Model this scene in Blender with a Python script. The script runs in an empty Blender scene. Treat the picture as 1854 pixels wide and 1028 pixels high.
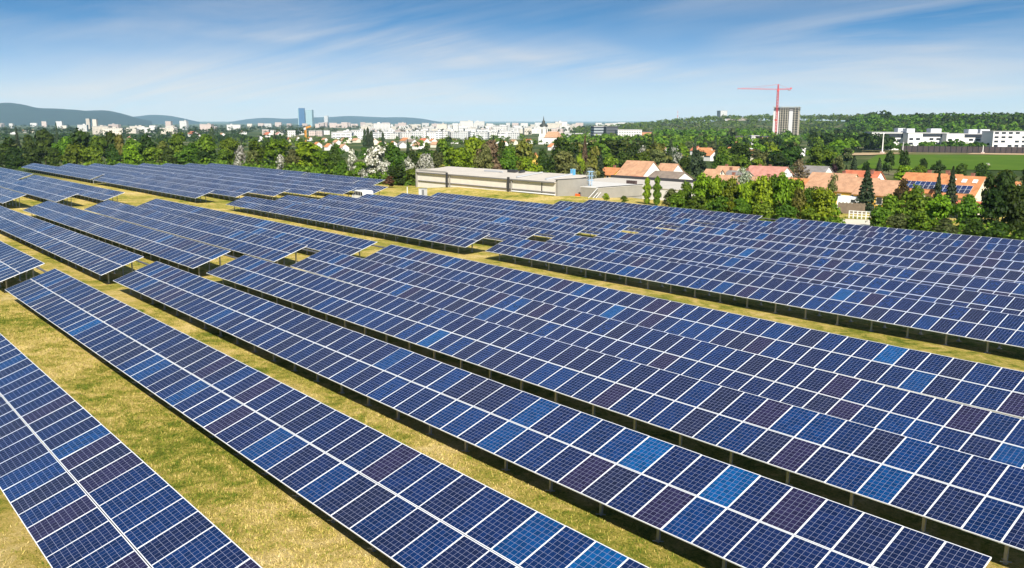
import bpy, math, random, json
import numpy as np
from mathutils import Matrix, Vector, Euler

# ------------------------------------------------------------------ camera, sky, sun, exposure
SC = bpy.context.scene
COL = SC.collection
rad = math.radians
FPX, PW, PH = 1574.5, 1854.0, 1028.0            # focal length and size of the photograph in its own pixels
YAW = 49.54
HORIZON = 219.0
PITCH = -math.degrees(math.atan((PH/2 - HORIZON)/FPX))
CAMZ = 11.0

def basis(yaw, pitch, roll=0.0):
    a, p, r = rad(yaw), rad(pitch), rad(roll)
    F = Vector((-math.sin(a)*math.cos(p), math.cos(a)*math.cos(p), math.sin(p)))
    R = Vector((math.cos(a), math.sin(a), 0)); U = R.cross(F)
    return F, R*math.cos(r) + U*math.sin(r), U*math.cos(r) - R*math.sin(r)

CF, CR, CU = basis(YAW, PITCH)
CAM = Vector((0, 0, CAMZ))
cd = bpy.data.cameras.new('camera'); cam = bpy.data.objects.new('camera', cd); COL.objects.link(cam)
cd.sensor_width = 36; cd.lens = FPX/PW*36; cd.clip_start = 0.5; cd.clip_end = 90000
cam.matrix_world = Matrix((CR, CU, -CF)).transposed().to_4x4(); cam.location = CAM
SC.camera = cam

SUN_AZ = math.atan2(1.10, -0.70)                # clockwise from +Y: low over the row ends, behind the camera's right
SUN_EL = rad(38.0)
SUN_DIR = Vector((math.sin(SUN_AZ)*math.cos(SUN_EL), math.cos(SUN_AZ)*math.cos(SUN_EL), math.sin(SUN_EL)))
sd = bpy.data.lights.new('sun', 'SUN'); sd.energy = 5.0; sd.angle = rad(0.5); sd.color = (1.0, 0.94, 0.84)
sun = bpy.data.objects.new('sun', sd); COL.objects.link(sun)
sun.rotation_euler = SUN_DIR.to_track_quat('Z', 'Y').to_euler(); sun.location = (0, 0, 300)

SC.view_settings.view_transform = 'Standard'; SC.view_settings.look = 'None'
SC.view_settings.exposure = 0.84; SC.view_settings.gamma = 1

def NT(tree, type_, **kw):
    n = tree.nodes.new(type_)
    for k, v in kw.items():
        if k in n.inputs: n.inputs[k].default_value = v
        else: setattr(n, k, v)
    return n
def math_(t, op, a, b=None, clamp=False):
    n = t.nodes.new('ShaderNodeMath'); n.operation = op; n.use_clamp = clamp
    for i, v in enumerate((a, b)):
        if v is None: continue
        if isinstance(v, (int, float)): n.inputs[i].default_value = v
        else: t.links.new(v, n.inputs[i])
    return n.outputs[0]
def mix_(t, f, a, b):
    n = t.nodes.new('ShaderNodeMix'); n.data_type = 'RGBA'
    for i, v in ((0, f), (6, a), (7, b)):
        if isinstance(v, (int, float)): n.inputs[i].default_value = v
        elif isinstance(v, (tuple, list)): n.inputs[i].default_value = (*v[:3], 1)
        else: t.links.new(v, n.inputs[i])
    return n.outputs[2]
def ramp_(t, fac, stops, interp='LINEAR'):
    n = t.nodes.new('ShaderNodeValToRGB'); cr = n.color_ramp; cr.interpolation = interp
    while len(cr.elements) < len(stops): cr.elements.new(0.5)
    for e, (p, c) in zip(cr.elements, stops):
        e.position = p; e.color = (*c, 1) if len(c) == 3 else c
    t.links.new(fac, n.inputs[0]); return n.outputs[0]
def noise_(t, vec, scale, detail=4, rough=0.55, dist=0.0):
    n = NT(t, 'ShaderNodeTexNoise'); n.inputs['Scale'].default_value = scale; n.inputs['Detail'].default_value = detail
    n.inputs['Roughness'].default_value = rough; n.inputs['Distortion'].default_value = dist
    if vec is not None: t.links.new(vec, n.inputs['Vector'])
    return n.outputs['Fac']

SKY_VEIL = (8.3, 7.6, 6.9)
w = bpy.data.worlds.new('World'); SC.world = w; w.use_nodes = True
t = w.node_tree; t.nodes.clear()
out = t.nodes.new('ShaderNodeOutputWorld'); bg = t.nodes.new('ShaderNodeBackground')
tc = t.nodes.new('ShaderNodeTexCoord'); sep = t.nodes.new('ShaderNodeSeparateXYZ'); t.links.new(tc.outputs['Generated'], sep.inputs[0])
sky = t.nodes.new('ShaderNodeTexSky'); sky.sky_type = 'NISHITA'; sky.sun_disc = False
sky.sun_elevation = SUN_EL; sky.sun_rotation = SUN_AZ
sky.altitude = 200; sky.air_density = 1.0; sky.dust_density = 0.3; sky.ozone_density = 5.0
zz = math_(t, 'MAXIMUM', sep.outputs[2], 0.0)
# the low sky of the picture spans only the first eight degrees: look a little higher into the clear air model
zu = math_(t, 'ADD', math_(t, 'MULTIPLY', sep.outputs[2], 3.6), 0.015)
cv = t.nodes.new('ShaderNodeCombineXYZ'); t.links.new(sep.outputs[0], cv.inputs[0]); t.links.new(sep.outputs[1], cv.inputs[1]); t.links.new(zu, cv.inputs[2])
nv = t.nodes.new('ShaderNodeVectorMath'); nv.operation = 'NORMALIZE'; t.links.new(cv.outputs[0], nv.inputs[0]); t.links.new(nv.outputs[0], sky.inputs[0])
# thin cirrus: streaks on a high plane seen at a grazing angle
den = math_(t, 'ADD', zz, 0.10)
px_ = math_(t, 'DIVIDE', sep.outputs[0], den); py_ = math_(t, 'DIVIDE', sep.outputs[1], den)
cmb = t.nodes.new('ShaderNodeCombineXYZ'); t.links.new(px_, cmb.inputs[0]); t.links.new(py_, cmb.inputs[1])
mp = t.nodes.new('ShaderNodeMapping'); mp.inputs['Rotation'].default_value = (0, 0, rad(-20)); mp.inputs['Scale'].default_value = (0.30, 1.0, 1)
mp.inputs['Location'].default_value = (1.3, 0.4, 0)
t.links.new(cmb.outputs[0], mp.inputs[0])
n1 = noise_(t, mp.outputs[0], 0.75, 10, 0.58, 1.4)
mp2 = t.nodes.new('ShaderNodeMapping'); mp2.inputs['Location'].default_value = (2.1, -1.4, 0.6); t.links.new(cmb.outputs[0], mp2.inputs[0])
n2 = noise_(t, mp2.outputs[0], 0.36, 3, 0.5, 0.5)
cl = math_(t, 'MULTIPLY', ramp_(t, n1, [(0.34, (0, 0, 0)), (0.85, (1, 1, 1))]), ramp_(t, n2, [(0.40, (0.04,)*3), (0.62, (1, 1, 1))]))
low = ramp_(t, zz, [(0.0, (0.96,)*3), (0.03, (0.76,)*3), (0.065, (0.36,)*3), (0.105, (0.05,)*3), (0.3, (0.0,)*3)])
cl = math_(t, 'ADD', math_(t, 'MULTIPLY', cl, 0.80), low, True)
tm = t.nodes.new('ShaderNodeMix'); tm.data_type = 'RGBA'; tm.blend_type = 'MULTIPLY'; tm.inputs[0].default_value = 1; t.links.new(sky.outputs[0], tm.inputs[6]); tm.inputs[7].default_value = (0.66, 1.02, 1.06, 1)
st_ = t.nodes.new('ShaderNodeHueSaturation'); st_.inputs['Saturation'].default_value = 1.35; st_.inputs['Value'].default_value = 1.15; t.links.new(tm.outputs[2], st_.inputs['Color']); tint = st_.outputs[0]
skyc = mix_(t, math_(t, 'MULTIPLY', cl, 0.9), tint, SKY_VEIL)
t.links.new(skyc, bg.inputs[0]); bg.inputs[1].default_value = 0.060
t.links.new(bg.outputs[0], out.inputs[0])

# ------------------------------------------------------------------ frames: the field lies on a gently tilted plane
FIT_H = 10.104
FF, FR, FU = basis(49.536, -9.49, 1.299)
MC = Matrix((CR, CU, -CF)).transposed(); MF = Matrix((FR, FU, -FF)).transposed()
Q = MC @ MF.inverted()
FIELD = Matrix.Translation(CAM) @ Q.to_4x4() @ Matrix.Translation((0, 0, -FIT_H))   # field coordinates -> world
FIELD_INV = FIELD.inverted()
CLEAR = 0.85                                    # ground to the low edge of a table
TILT = rad(20.57); SL = 1.59                    # slope, length of one panel row along the slope

def smooth(a, b, x):
    v = np.clip((x - a)/(b - a), 0, 1); return v*v*(3 - 2*v)
nrm = Q @ Vector((0, 0, 1)); p0 = FIELD @ Vector((0, 0, -CLEAR))
def plane_z(x, y): return p0.z - (nrm.x*(x - p0.x) + nrm.y*(y - p0.y))/nrm.z
HD = [(0, 15.6), (200, 16.3), (260, 16.7), (400, 18.4), (600, 20), (1000, 24), (1500, 27), (3000, 30), (8000, 33), (40000, 34)]
def base_h(d): return np.interp(d, [a for a, b in HD], [b for a, b in HD])
IND = [None]
def ground_np(x, y):
    x = np.asarray(x, float); y = np.asarray(y, float)
    d = x*CF.x + y*CF.y; d = d/math.hypot(CF.x, CF.y)
    lat = x*CR.x + y*CR.y
    r = np.hypot(x, y)
    inv = FIELD_INV
    fx = inv[0][0]*x + inv[0][1]*y + inv[0][3]; fy = inv[1][0]*x + inv[1][1]*y + inv[1][3]
    o = np.hypot(np.maximum(np.maximum(-256 - fx, fx - 70), 0), np.maximum(np.maximum(-60 - fy, fy - 102), 0))
    k = smooth(4, 70, o)
    out = CAMZ - base_h(r)
    # wooded rise on the right
    ang = lat/np.maximum(d, 1.0)
    amp = (30 - 8*smooth(0.33, 0.45, ang))*smooth(0.06, 0.26, ang)*np.where(d > 1, 1, 0)
    q = smooth(0.335, 0.42, ang)
    s0, s1 = 1560 - 720*q, 2300 - 950*q
    v = np.clip((r - s0)/(s1 - s0), 0, 1); out = out + amp*v*v*(3 - 2*v)
    # low banks beside the industrial hall
    z = plane_z(x, y)*(1 - k) + out*k
    bx = np.maximum(np.maximum(-147 - fx, fx + 92), 0); by = np.maximum(np.maximum(105 - fy, fy - 122), 0)
    z = z + 0.9*(1 - smooth(0.0, 7.0, np.hypot(bx, by)))
    # small unevenness
    z = z + np.where(r < 600, 0.04*np.sin(x*0.31 + 1.3*np.sin(y*0.17)) * np.cos(y*0.27), 0)
    return z
def gz(x, y): return float(ground_np(x, y))
def gp(u, D):
    """ground point seen in pixel column u of the photograph at depth D (metres)"""
    lat = (u - PW/2)/FPX*D
    for _ in range(3):
        P = CF*0
        fx, fy = CF.x/math.hypot(CF.x, CF.y), CF.y/math.hypot(CF.x, CF.y)
        x = fx*D + CR.x*lat; y = fy*D + CR.y*lat
        z = gz(x, y); zc = (Vector((x, y, z)) - CAM).dot(CF)
        lat = (u - PW/2)/FPX*zc
    return Vector((x, y, z))
def zc_of(p): return (Vector(p) - CAM).dot(CF)
def px_of(p):
    d = Vector(p) - CAM; z = d.dot(CF); return PW/2 + FPX*d.dot(CR)/z, PH/2 - FPX*d.dot(CU)/z
def z_at(p, v):
    """world height above the point p that projects to pixel row v"""
    lo, hi = p[2] - 5, p[2] + 400
    for _ in range(40):
        m = (lo + hi)/2
        if px_of((p[0], p[1], m))[1] > v: lo = m
        else: hi = m
    return lo
def fw(x, y, z=0.0): return FIELD @ Vector((x, y, z))

# ------------------------------------------------------------------ mesh and object helpers
class MB:
    def __init__(s): s.v = []; s.f = []; s.m = []; s.uv = {}
    def face(s, pts, m=0, uv=None):
        i = len(s.v); s.v += [tuple(p) for p in pts]; s.f.append(tuple(range(i, i + len(pts)))); s.m.append(m)
        if uv: s.uv[len(s.f) - 1] = uv
    def poly(s, pts, faces, m=0):
        i = len(s.v); s.v += [tuple(p) for p in pts]
        for f in faces: s.f.append(tuple(k + i for k in f)); s.m.append(m)
    def box(s, a, b, m=0, M=None):
        (x0, y0, z0), (x1, y1, z1) = a, b
        P = [(x0, y0, z0), (x1, y0, z0), (x1, y1, z0), (x0, y1, z0), (x0, y0, z1), (x1, y0, z1), (x1, y1, z1), (x0, y1, z1)]
        if M is not None: P = [M @ Vector(p) for p in P]
        s.poly(P, [(3, 2, 1, 0), (4, 5, 6, 7), (0, 1, 5, 4), (1, 2, 6, 5), (2, 3, 7, 6), (3, 0, 4, 7)], m)
    def tube(s, pts, r, n=6, m=0, cap=True):
        rs = r if isinstance(r, (list, tuple)) else [r]*len(pts)
        pts = [Vector(p) for p in pts]; i0 = len(s.v)
        for k, p in enumerate(pts):
            d = (pts[min(k + 1, len(pts) - 1)] - pts[max(k - 1, 0)]).normalized()
            a = d.cross(Vector((0, 0, 1)) if abs(d.z) < 0.9 else Vector((1, 0, 0))).normalized(); b = d.cross(a)
            for j in range(n):
                an = 2*math.pi*j/n; s.v.append(tuple(p + (a*math.cos(an) + b*math.sin(an))*rs[k]))
        for k in range(len(pts) - 1):
            for j in range(n):
                s.f.append((i0 + k*n + j, i0 + k*n + (j + 1) % n, i0 + (k + 1)*n + (j + 1) % n, i0 + (k + 1)*n + j)); s.m.append(m)
        if cap:
            s.f.append(tuple(i0 + j for j in range(n))); s.m.append(m)
            s.f.append(tuple(i0 + (len(pts) - 1)*n + n - 1 - j for j in range(n))); s.m.append(m)
    def lathe(s, prof, n=16, m=0, c=(0, 0)):
        i0 = len(s.v)
        for r, z in prof:
            for j in range(n):
                an = 2*math.pi*j/n; s.v.append((c[0] + r*math.cos(an), c[1] + r*math.sin(an), z))
        for k in range(len(prof) - 1):
            for j in range(n):
                s.f.append((i0 + k*n + j, i0 + k*n + (j + 1) % n, i0 + (k + 1)*n + (j + 1) % n, i0 + (k + 1)*n + j)); s.m.append(m)
        s.f.append(tuple(i0 + n - 1 - j for j in range(n))); s.m.append(m)
        s.f.append(tuple(i0 + (len(prof) - 1)*n + j for j in range(n))); s.m.append(m)
    def mesh(s, name, mats, smooth_=False):
        me = bpy.data.meshes.new(name); me.from_pydata(s.v, [], s.f)
        mats = mats if isinstance(mats, (list, tuple)) else [mats]
        for m in mats: me.materials.append(m)
        if len(mats) > 1: me.polygons.foreach_set('material_index', s.m)
        if s.uv:
            ul = me.uv_layers.new(name='UVMap').data
            for fi, uv in s.uv.items():
                for k, li in enumerate(me.polygons[fi].loop_indices): ul[li].uv = uv[k]
        if smooth_: me.polygons.foreach_set('use_smooth', [True]*len(me.polygons))
        me.update(); return me
    def build(s, name, mats, parent=None, smooth_=False, loc=None):
        return link(name, s.mesh(name, mats, smooth_), parent, loc)
def link(name, me, parent=None, loc=None):
    o = bpy.data.objects.new(name, me); COL.objects.link(o)
    if parent: o.parent = parent
    if loc is not None: o.location = loc
    return o
def tag(o, label=None, cat=None, group=None, kind=None):
    for k, v in (('label', label), ('category', cat), ('group', group), ('kind', kind)):
        if v: o[k] = v
    return o
def empty(name, loc=(0, 0, 0), rz=0.0):
    o = bpy.data.objects.new(name, None); COL.objects.link(o); o.location = loc; o.rotation_euler = (0, 0, rz)
    o.empty_display_size = 0.3; return o
def copy_tree(o, parent=None):
    c = o.copy(); COL.objects.link(c); c.parent = parent
    for ch in o.children: copy_tree(ch, c)
    return c
def np_mesh(name, verts, faces, mats, mi=None):
    """verts (n,3), faces (m,4)"""
    me = bpy.data.meshes.new(name); n, m = len(verts), len(faces)
    me.vertices.add(n); me.vertices.foreach_set('co', np.asarray(verts, np.float32).ravel())
    me.loops.add(m*4); me.loops.foreach_set('vertex_index', np.asarray(faces, np.int32).ravel())
    me.polygons.add(m); me.polygons.foreach_set('loop_start', np.arange(0, m*4, 4, dtype=np.int32))
    mats = mats if isinstance(mats, (list, tuple)) else [mats]
    for a in mats: me.materials.append(a)
    if mi is not None: me.polygons.foreach_set('material_index', np.asarray(mi, np.int32))
    me.update(calc_edges=True); return me

# ------------------------------------------------------------------ materials
MATS = {}
def mat(name, col, rough=0.7, metal=0.0, var=0.0, scale=3.0, spec=0.5, bump=0.0):
    if name in MATS: return MATS[name]
    m = bpy.data.materials.new(name); m.use_nodes = True; t = m.node_tree
    b = t.nodes['Principled BSDF']; b.inputs['Roughness'].default_value = rough; b.inputs['Metallic'].default_value = metal
    b.inputs['Specular IOR Level'].default_value = spec
    b.inputs['Base Color'].default_value = (*col, 1)
    if var:
        tc = t.nodes.new('ShaderNodeTexCoord')
        n = noise_(t, tc.outputs['Object'], scale, 5, 0.6); n2 = noise_(t, tc.outputs['Object'], scale*9, 3, 0.6)
        f = math_(t, 'ADD', math_(t, 'MULTIPLY', n, 0.65), math_(t, 'MULTIPLY', n2, 0.35))
        lo = tuple(c*(1 - var) for c in col); hi = tuple(min(1, c*(1 + var)) for c in col)
        t.links.new(ramp_(t, f, [(0.3, lo), (0.7, hi)]), b.inputs['Base Color'])
        if bump:
            bn = t.nodes.new('ShaderNodeBump'); bn.inputs['Strength'].default_value = bump; bn.inputs['Distance'].default_value = 0.05
            t.links.new(n2, bn.inputs['Height']); t.links.new(bn.outputs[0], b.inputs['Normal'])
    MATS[name] = m; return m

def cell_material(name, per_island):
    m = bpy.data.materials.new(name); m.use_nodes = True; t = m.node_tree; b = t.nodes['Principled BSDF']
    if per_island:
        g = t.nodes.new('ShaderNodeNewGeometry'); r = g.outputs['Random Per Island']
    else:
        g = t.nodes.new('ShaderNodeObjectInfo'); r = g.outputs['Random']
    base = ramp_(t, r, [(0.0, (0.0026, 0.0143, 0.0634)), (0.10, (0.0041, 0.0124, 0.0564)), (0.22, (0.0056, 0.0115, 0.0458)), (0.34, (0.0026, 0.0173, 0.0776)),
                        (0.46, (0.0087, 0.0124, 0.0388)), (0.54, (0.0031, 0.0143, 0.0670)), (0.64, (0.0155, 0.0125, 0.0420)), (0.72, (0.0041, 0.0124, 0.0564)),
                        (0.80, (0.0015, 0.0231, 0.0987)), (0.87, (0.0061, 0.0115, 0.0458)), (0.925, (0.0010, 0.0346, 0.1278)), (0.955, (0.0026, 0.0135, 0.0617)), (0.983, (0.0005, 0.0539, 0.1763))], 'CONSTANT')
    uv = t.nodes.new('ShaderNodeUVMap'); sp = t.nodes.new('ShaderNodeSeparateXYZ'); t.links.new(uv.outputs[0], sp.inputs[0])
    def cellline(o, n, w):
        a = math_(t, 'FRACT', math_(t, 'MULTIPLY', o, float(n)))
        return math_(t, 'GREATER_THAN', math_(t, 'ABSOLUTE', math_(t, 'SUBTRACT', a, 0.5)), 0.5 - w)
    lx = cellline(sp.outputs[0], 6, 0.024); ly = cellline(sp.outputs[1], 10, 0.020)
    ln = math_(t, 'MAXIMUM', lx, ly)
    bus = math_(t, 'MULTIPLY', cellline(sp.outputs[0], 18, 0.025), 0.12)
    ln = math_(t, 'MAXIMUM', math_(t, 'MULTIPLY', ln, 0.68), bus)
    # crystal mottling of the cells: one tone per cell
    vm = t.nodes.new('ShaderNodeVectorMath'); vm.operation = 'MULTIPLY'; vm.inputs[1].default_value = (6, 10, 1); t.links.new(uv.outputs[0], vm.inputs[0])
    fl = t.nodes.new('ShaderNodeVectorMath'); fl.operation = 'FLOOR'; t.links.new(vm.outputs[0], fl.inputs[0])
    wn = t.nodes.new('ShaderNodeTexWhiteNoise'); wn.noise_dimensions = '4D'; t.links.new(fl.outputs[0], wn.inputs[0]); t.links.new(r, wn.inputs[1])
    hs = t.nodes.new('ShaderNodeHueSaturation'); t.links.new(base, hs.inputs['Color'])
    t.links.new(math_(t, 'ADD', math_(t, 'MULTIPLY', wn.outputs[0], 0.45), 0.78), hs.inputs['Value'])
    c = mix_(t, ln, hs.outputs[0], (0.36, 0.38, 0.52))
    vo = t.nodes.new('ShaderNodeTexVoronoi'); vo.inputs['Scale'].default_value = 0.55; tob = t.nodes.new('ShaderNodeTexCoord'); ofs = t.nodes.new('ShaderNodeVectorMath'); ofs.operation = 'ADD'
    cr_ = t.nodes.new('ShaderNodeCombineXYZ'); t.links.new(math_(t, 'MULTIPLY', r, 97.0), cr_.inputs[0]); t.links.new(tob.outputs['Object'], ofs.inputs[0]); t.links.new(cr_.outputs[0], ofs.inputs[1]); t.links.new(ofs.outputs[0], vo.inputs['Vector'])
    spot = math_(t, 'LESS_THAN', vo.outputs['Distance'], 0.016)      # a few bird droppings
    c = mix_(t, spot, c, (0.75, 0.75, 0.72))
    t.links.new(c, b.inputs['Base Color'])
    b.inputs['Roughness'].default_value = 0.16; b.inputs['IOR'].default_value = 1.45
    b.inputs['Sheen Weight'].default_value = 0.42; b.inputs['Sheen Roughness'].default_value = 0.16; b.inputs['Sheen Tint'].default_value = (0.75, 0.80, 1.0, 1)   # bluish sheen put in to pale the far panels as sky reflection would
    geo = t.nodes.new('ShaderNodeTexCoord'); dn = noise_(t, geo.outputs['Object'], 2.2, 4)
    t.links.new(ramp_(t, dn, [(0.35, (0.12,)*3), (0.75, (0.26,)*3)]), b.inputs['Roughness'])
    return m
M_CELL = cell_material('solar_cells', False); M_CELLI = cell_material('solar_cells_far', True)
M_ALU = mat('panel_frame_aluminium', (0.70, 0.71, 0.73), 0.38, 0.0, 0.05, 2.0)
M_BACK = mat('panel_back', (0.30, 0.30, 0.31), 0.6)
M_GALV = mat('galvanised_steel', (0.36, 0.37, 0.38), 0.45, 0.4, 0.18, 6.0)

# ------------------------------------------------------------------ ground
def ground_material():
    m = bpy.data.materials.new('dry_grass'); m.use_nodes = True; t = m.node_tree; b = t.nodes['Principled BSDF']
    g = t.nodes.new('ShaderNodeNewGeometry'); P = g.outputs['Position']
    big = noise_(t, P, 0.10, 5, 0.62, 0.8); med = noise_(t, P, 0.75, 7, 0.72, 1.0); fin = noise_(t, P, 6.5, 6, 0.8, 1.6); vf = noise_(t, P, 34.0, 3, 0.75, 0.5)
    f = math_(t, 'ADD', math_(t, 'MULTIPLY', big, 0.36), math_(t, 'ADD', math_(t, 'MULTIPLY', med, 0.40), math_(t, 'MULTIPLY', fin, 0.24)))
    c = ramp_(t, f, [(0.385, (0.06, 0.10, 0.008)), (0.44, (0.17, 0.20, 0.022)), (0.478, (0.35, 0.31, 0.052)), (0.53, (0.56, 0.42, 0.12)), (0.60, (0.72, 0.56, 0.25))])
    v = math_(t, 'ADD', math_(t, 'MULTIPLY', math_(t, 'ADD', math_(t, 'MULTIPLY', vf, 1.0), math_(t, 'MULTIPLY', fin, 0.9)), 1.15), -0.10)
    hs = t.nodes.new('ShaderNodeHueSaturation'); t.links.new(c, hs.inputs['Color']); t.links.new(v, hs.inputs['Value'])
    # beyond the farm: meadows and gardens
    ln = t.nodes.new('ShaderNodeVectorMath'); ln.operation = 'LENGTH'; t.links.new(P, ln.inputs[0])
    far = noise_(t, P, 0.012, 5, 0.6, 0.5)
    fc = ramp_(t, far, [(0.38, (0.035, 0.058, 0.014)), (0.5, (0.06, 0.085, 0.02)), (0.58, (0.11, 0.12, 0.04)), (0.66, (0.22, 0.19, 0.11))])
    k = math_(t, 'MULTIPLY', math_(t, 'SUBTRACT', ln.outputs['Value'], 190.0), 1/60.0, True)
    t.links.new(mix_(t, k, hs.outputs[0], fc), b.inputs['Base Color'])
    b.inputs['Roughness'].default_value = 0.95; b.inputs['Specular IOR Level'].default_value = 0.1
    bn = t.nodes.new('ShaderNodeBump'); bn.inputs['Strength'].default_value = 0.9; bn.inputs['Distance'].default_value = 0.12
    t.links.new(math_(t, 'ADD', fin, vf), bn.inputs['Height']); t.links.new(bn.outputs[0], b.inputs['Normal'])
    return m
M_GROUND = ground_material()
rr = np.concatenate([[0.5], np.geomspace(2, 60000, 190)]); na = 360
A = np.arange(na)*2*math.pi/na
X = rr[:, None]*np.cos(A); Y = rr[:, None]*np.sin(A); Z = ground_np(X, Y)
V = np.stack([X, Y, Z], -1).reshape(-1, 3)
i, j = np.meshgrid(np.arange(len(rr) - 1), np.arange(na), indexing='ij'); j2 = (j + 1) % na
Fq = np.stack([i*na + j, (i + 1)*na + j, (i + 1)*na + j2, i*na + j2], -1).reshape(-1, 4)
me = np_mesh('ground', V, Fq, M_GROUND); me.polygons.foreach_set('use_smooth', [True]*len(me.polygons))
ground = link('ground', me); tag(ground, kind='structure')
def sheet(name, pts, material, dz=0.006, n=14, kind='structure'):
    """a patch draped over the ground between four ground corners"""
    a, b, c, d = [Vector((p[0], p[1])) for p in pts]; vs = []; fs = []
    for i in range(n + 1):
        for j in range(n + 1):
            s, q = i/n, j/n; p = (a*(1 - s) + b*s)*(1 - q) + (d*(1 - s) + c*s)*q
            vs.append((p.x, p.y, gz(p.x, p.y) + dz))
    for i in range(n):
        for j in range(n): fs.append((i*(n + 1) + j, (i + 1)*(n + 1) + j, (i + 1)*(n + 1) + j + 1, i*(n + 1) + j + 1))
    me = bpy.data.meshes.new(name); me.from_pydata(vs, [], fs); me.materials.append(material)
    o = link(name, me); tag(o, kind=kind); return o

# ------------------------------------------------------------------ solar tables
PWID, PLEN, PTH = 0.992, 1.565, 0.04
BORD = 0.020
def panel_geo(mb, M, fm=0, cm=1, bm=2):
    """one framed panel, origin at the middle of its top face"""
    w, l, b = PWID/2, PLEN/2, BORD
    o = [(-w, -l, 0), (w, -l, 0), (w, l, 0), (-w, l, 0)]; i = [(-w + b, -l + b, 0), (w - b, -l + b, 0), (w - b, l - b, 0), (-w + b, l - b, 0)]
    lo = [(x, y, -PTH) for x, y, z in o]; P = [M @ Vector(p) for p in o + i + lo]
    mb.poly(P, [(0, 1, 5, 4), (1, 2, 6, 5), (2, 3, 7, 6), (3, 0, 4, 7), (8, 9, 1, 0), (9, 10, 2, 1), (10, 11, 3, 2), (11, 8, 0, 3)], fm)
    mb.poly([P[11], P[10], P[9], P[8]], [(0, 1, 2, 3)], bm)
    g = [M @ (Vector(p) + Vector((0, 0, -0.004))) for p in i]
    mb.face(g, cm, [(0, 0), (1, 0), (1, 1), (0, 1)])
pm = MB(); panel_geo(pm, Matrix.Identity(4)); PANEL = pm.mesh('solar_panel', [M_ALU, M_CELL, M_BACK])
SLOPE = Matrix.Rotation(TILT, 4, 'X')
def on_slope(x, s, off=0.0): return Matrix.Translation((x, 0, CLEAR)) @ SLOPE @ Matrix.Translation((0, s, off))
SET = 0.80; BACKSET = 2.45                      # post positions along the ground from the low edge
def leg_mesh(y, name):
    h = CLEAR + (y/math.cos(TILT))*math.sin(TILT) - 0.20
    mb = MB(); w = 0.045
    mb.box((-w, -0.03, -0.25), (w, -0.022, h)); mb.box((-w, -0.022, -0.25), (-w + 0.008, 0.05, h)); mb.box((w - 0.008, -0.022, -0.25), (w, 0.05, h))
    # the ground anchor: two short crossed angle irons
    for s in (-1, 1):
        M = Matrix.Translation((0, 0, 0.03)) @ Matrix.Rotation(s*rad(40), 4, 'Z')
        mb.box((-0.15, -0.036 - 0.015*s, 0), (0.15, -0.024 - 0.015*s, 0.03), 0, M)
    return mb.mesh(name, M_GALV)
LEG_F, LEG_B = leg_mesh(SET, 'leg'), leg_mesh(BACKSET, 'leg')
_frames = {}
def frame_mesh(n):
    if n in _frames: return _frames[n]
    mb = MB(); Ls = 2*SL
    for k in range(int(n/2.2) + 1):
        x = 1.1 + 2.2*k
        if x > n - 0.2: break
        mb.box((x - 0.03, 0.15, -0.20), (x + 0.03, Ls - 0.15, -0.125), 0, on_slope(0, 0))
    for s in (0.38, 1.20, 1.98, 2.80): mb.box((0.05, s - 0.03, -0.123), (n - 0.05, s + 0.03, -0.045), 0, on_slope(0, 0))
    _frames[n] = mb.mesh('support_frame', M_GALV); return _frames[n]
def tray_mesh():
    mb = MB(); mb.box((-0.4, 2.62, -0.16), (2.9, 2.74, -0.085), 0, on_slope(0, 0)); return mb.mesh('cable_tray', mat('tray_grey', (0.10, 0.10, 0.105), 0.6))
TRAY = tray_mesh()
SHEETS = {}
TABLES = []
JR = random.Random(4)                            # panels are clamped a fraction of a degree out of true
def table(x0, x1, y, label, group, tray=False, individual=True, dz=0.0, droop=0.0):
    n = int(round(x1 - x0)); root = empty('solar_table')
    root.matrix_world = FIELD @ Matrix.Translation((x0, y, -CLEAR + dz)) @ Matrix.Rotation(droop, 4, 'Y')
    tag(root, label, 'solar table', group)
    cols = list(range(n)); order = sorted([(c, r) for c in cols for r in (0, 1)], key=lambda a: -a[0])   # the east end shows largest
    ind = order[:100] if individual else []; rest = order[100:] if individual else order
    for c, r in ind:
        o = bpy.data.objects.new('solar_panel', PANEL); COL.objects.link(o); o.parent = root
        o.matrix_local = on_slope(c + 0.5, SL*(r + 0.5)) @ Euler((JR.gauss(0, .004), JR.gauss(0, .004), 0)).to_matrix().to_4x4()
    if rest:
        key = (n, len(rest))
        if key not in SHEETS:
            mb = MB()
            for c, r in rest: panel_geo(mb, on_slope(c + 0.5, SL*(r + 0.5)))
            SHEETS[key] = mb.mesh('solar_panel', [M_ALU, M_CELLI, M_BACK])
        o = link('solar_panel', SHEETS[key], root); o['kind'] = 'stuff'
    link('support_frame', frame_mesh(n), root)
    for k in range(200):
        x = 1.1 + 2.2*k
        if x > n - 0.2: break
        link('leg', LEG_F, root, (x, SET, 0)); link('leg', LEG_B, root, (x, BACKSET, 0))
    if tray: link('cable_tray', TRAY, root, (n, 0, 0))
    TABLES.append((root, x0, x1, y)); return root

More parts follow.
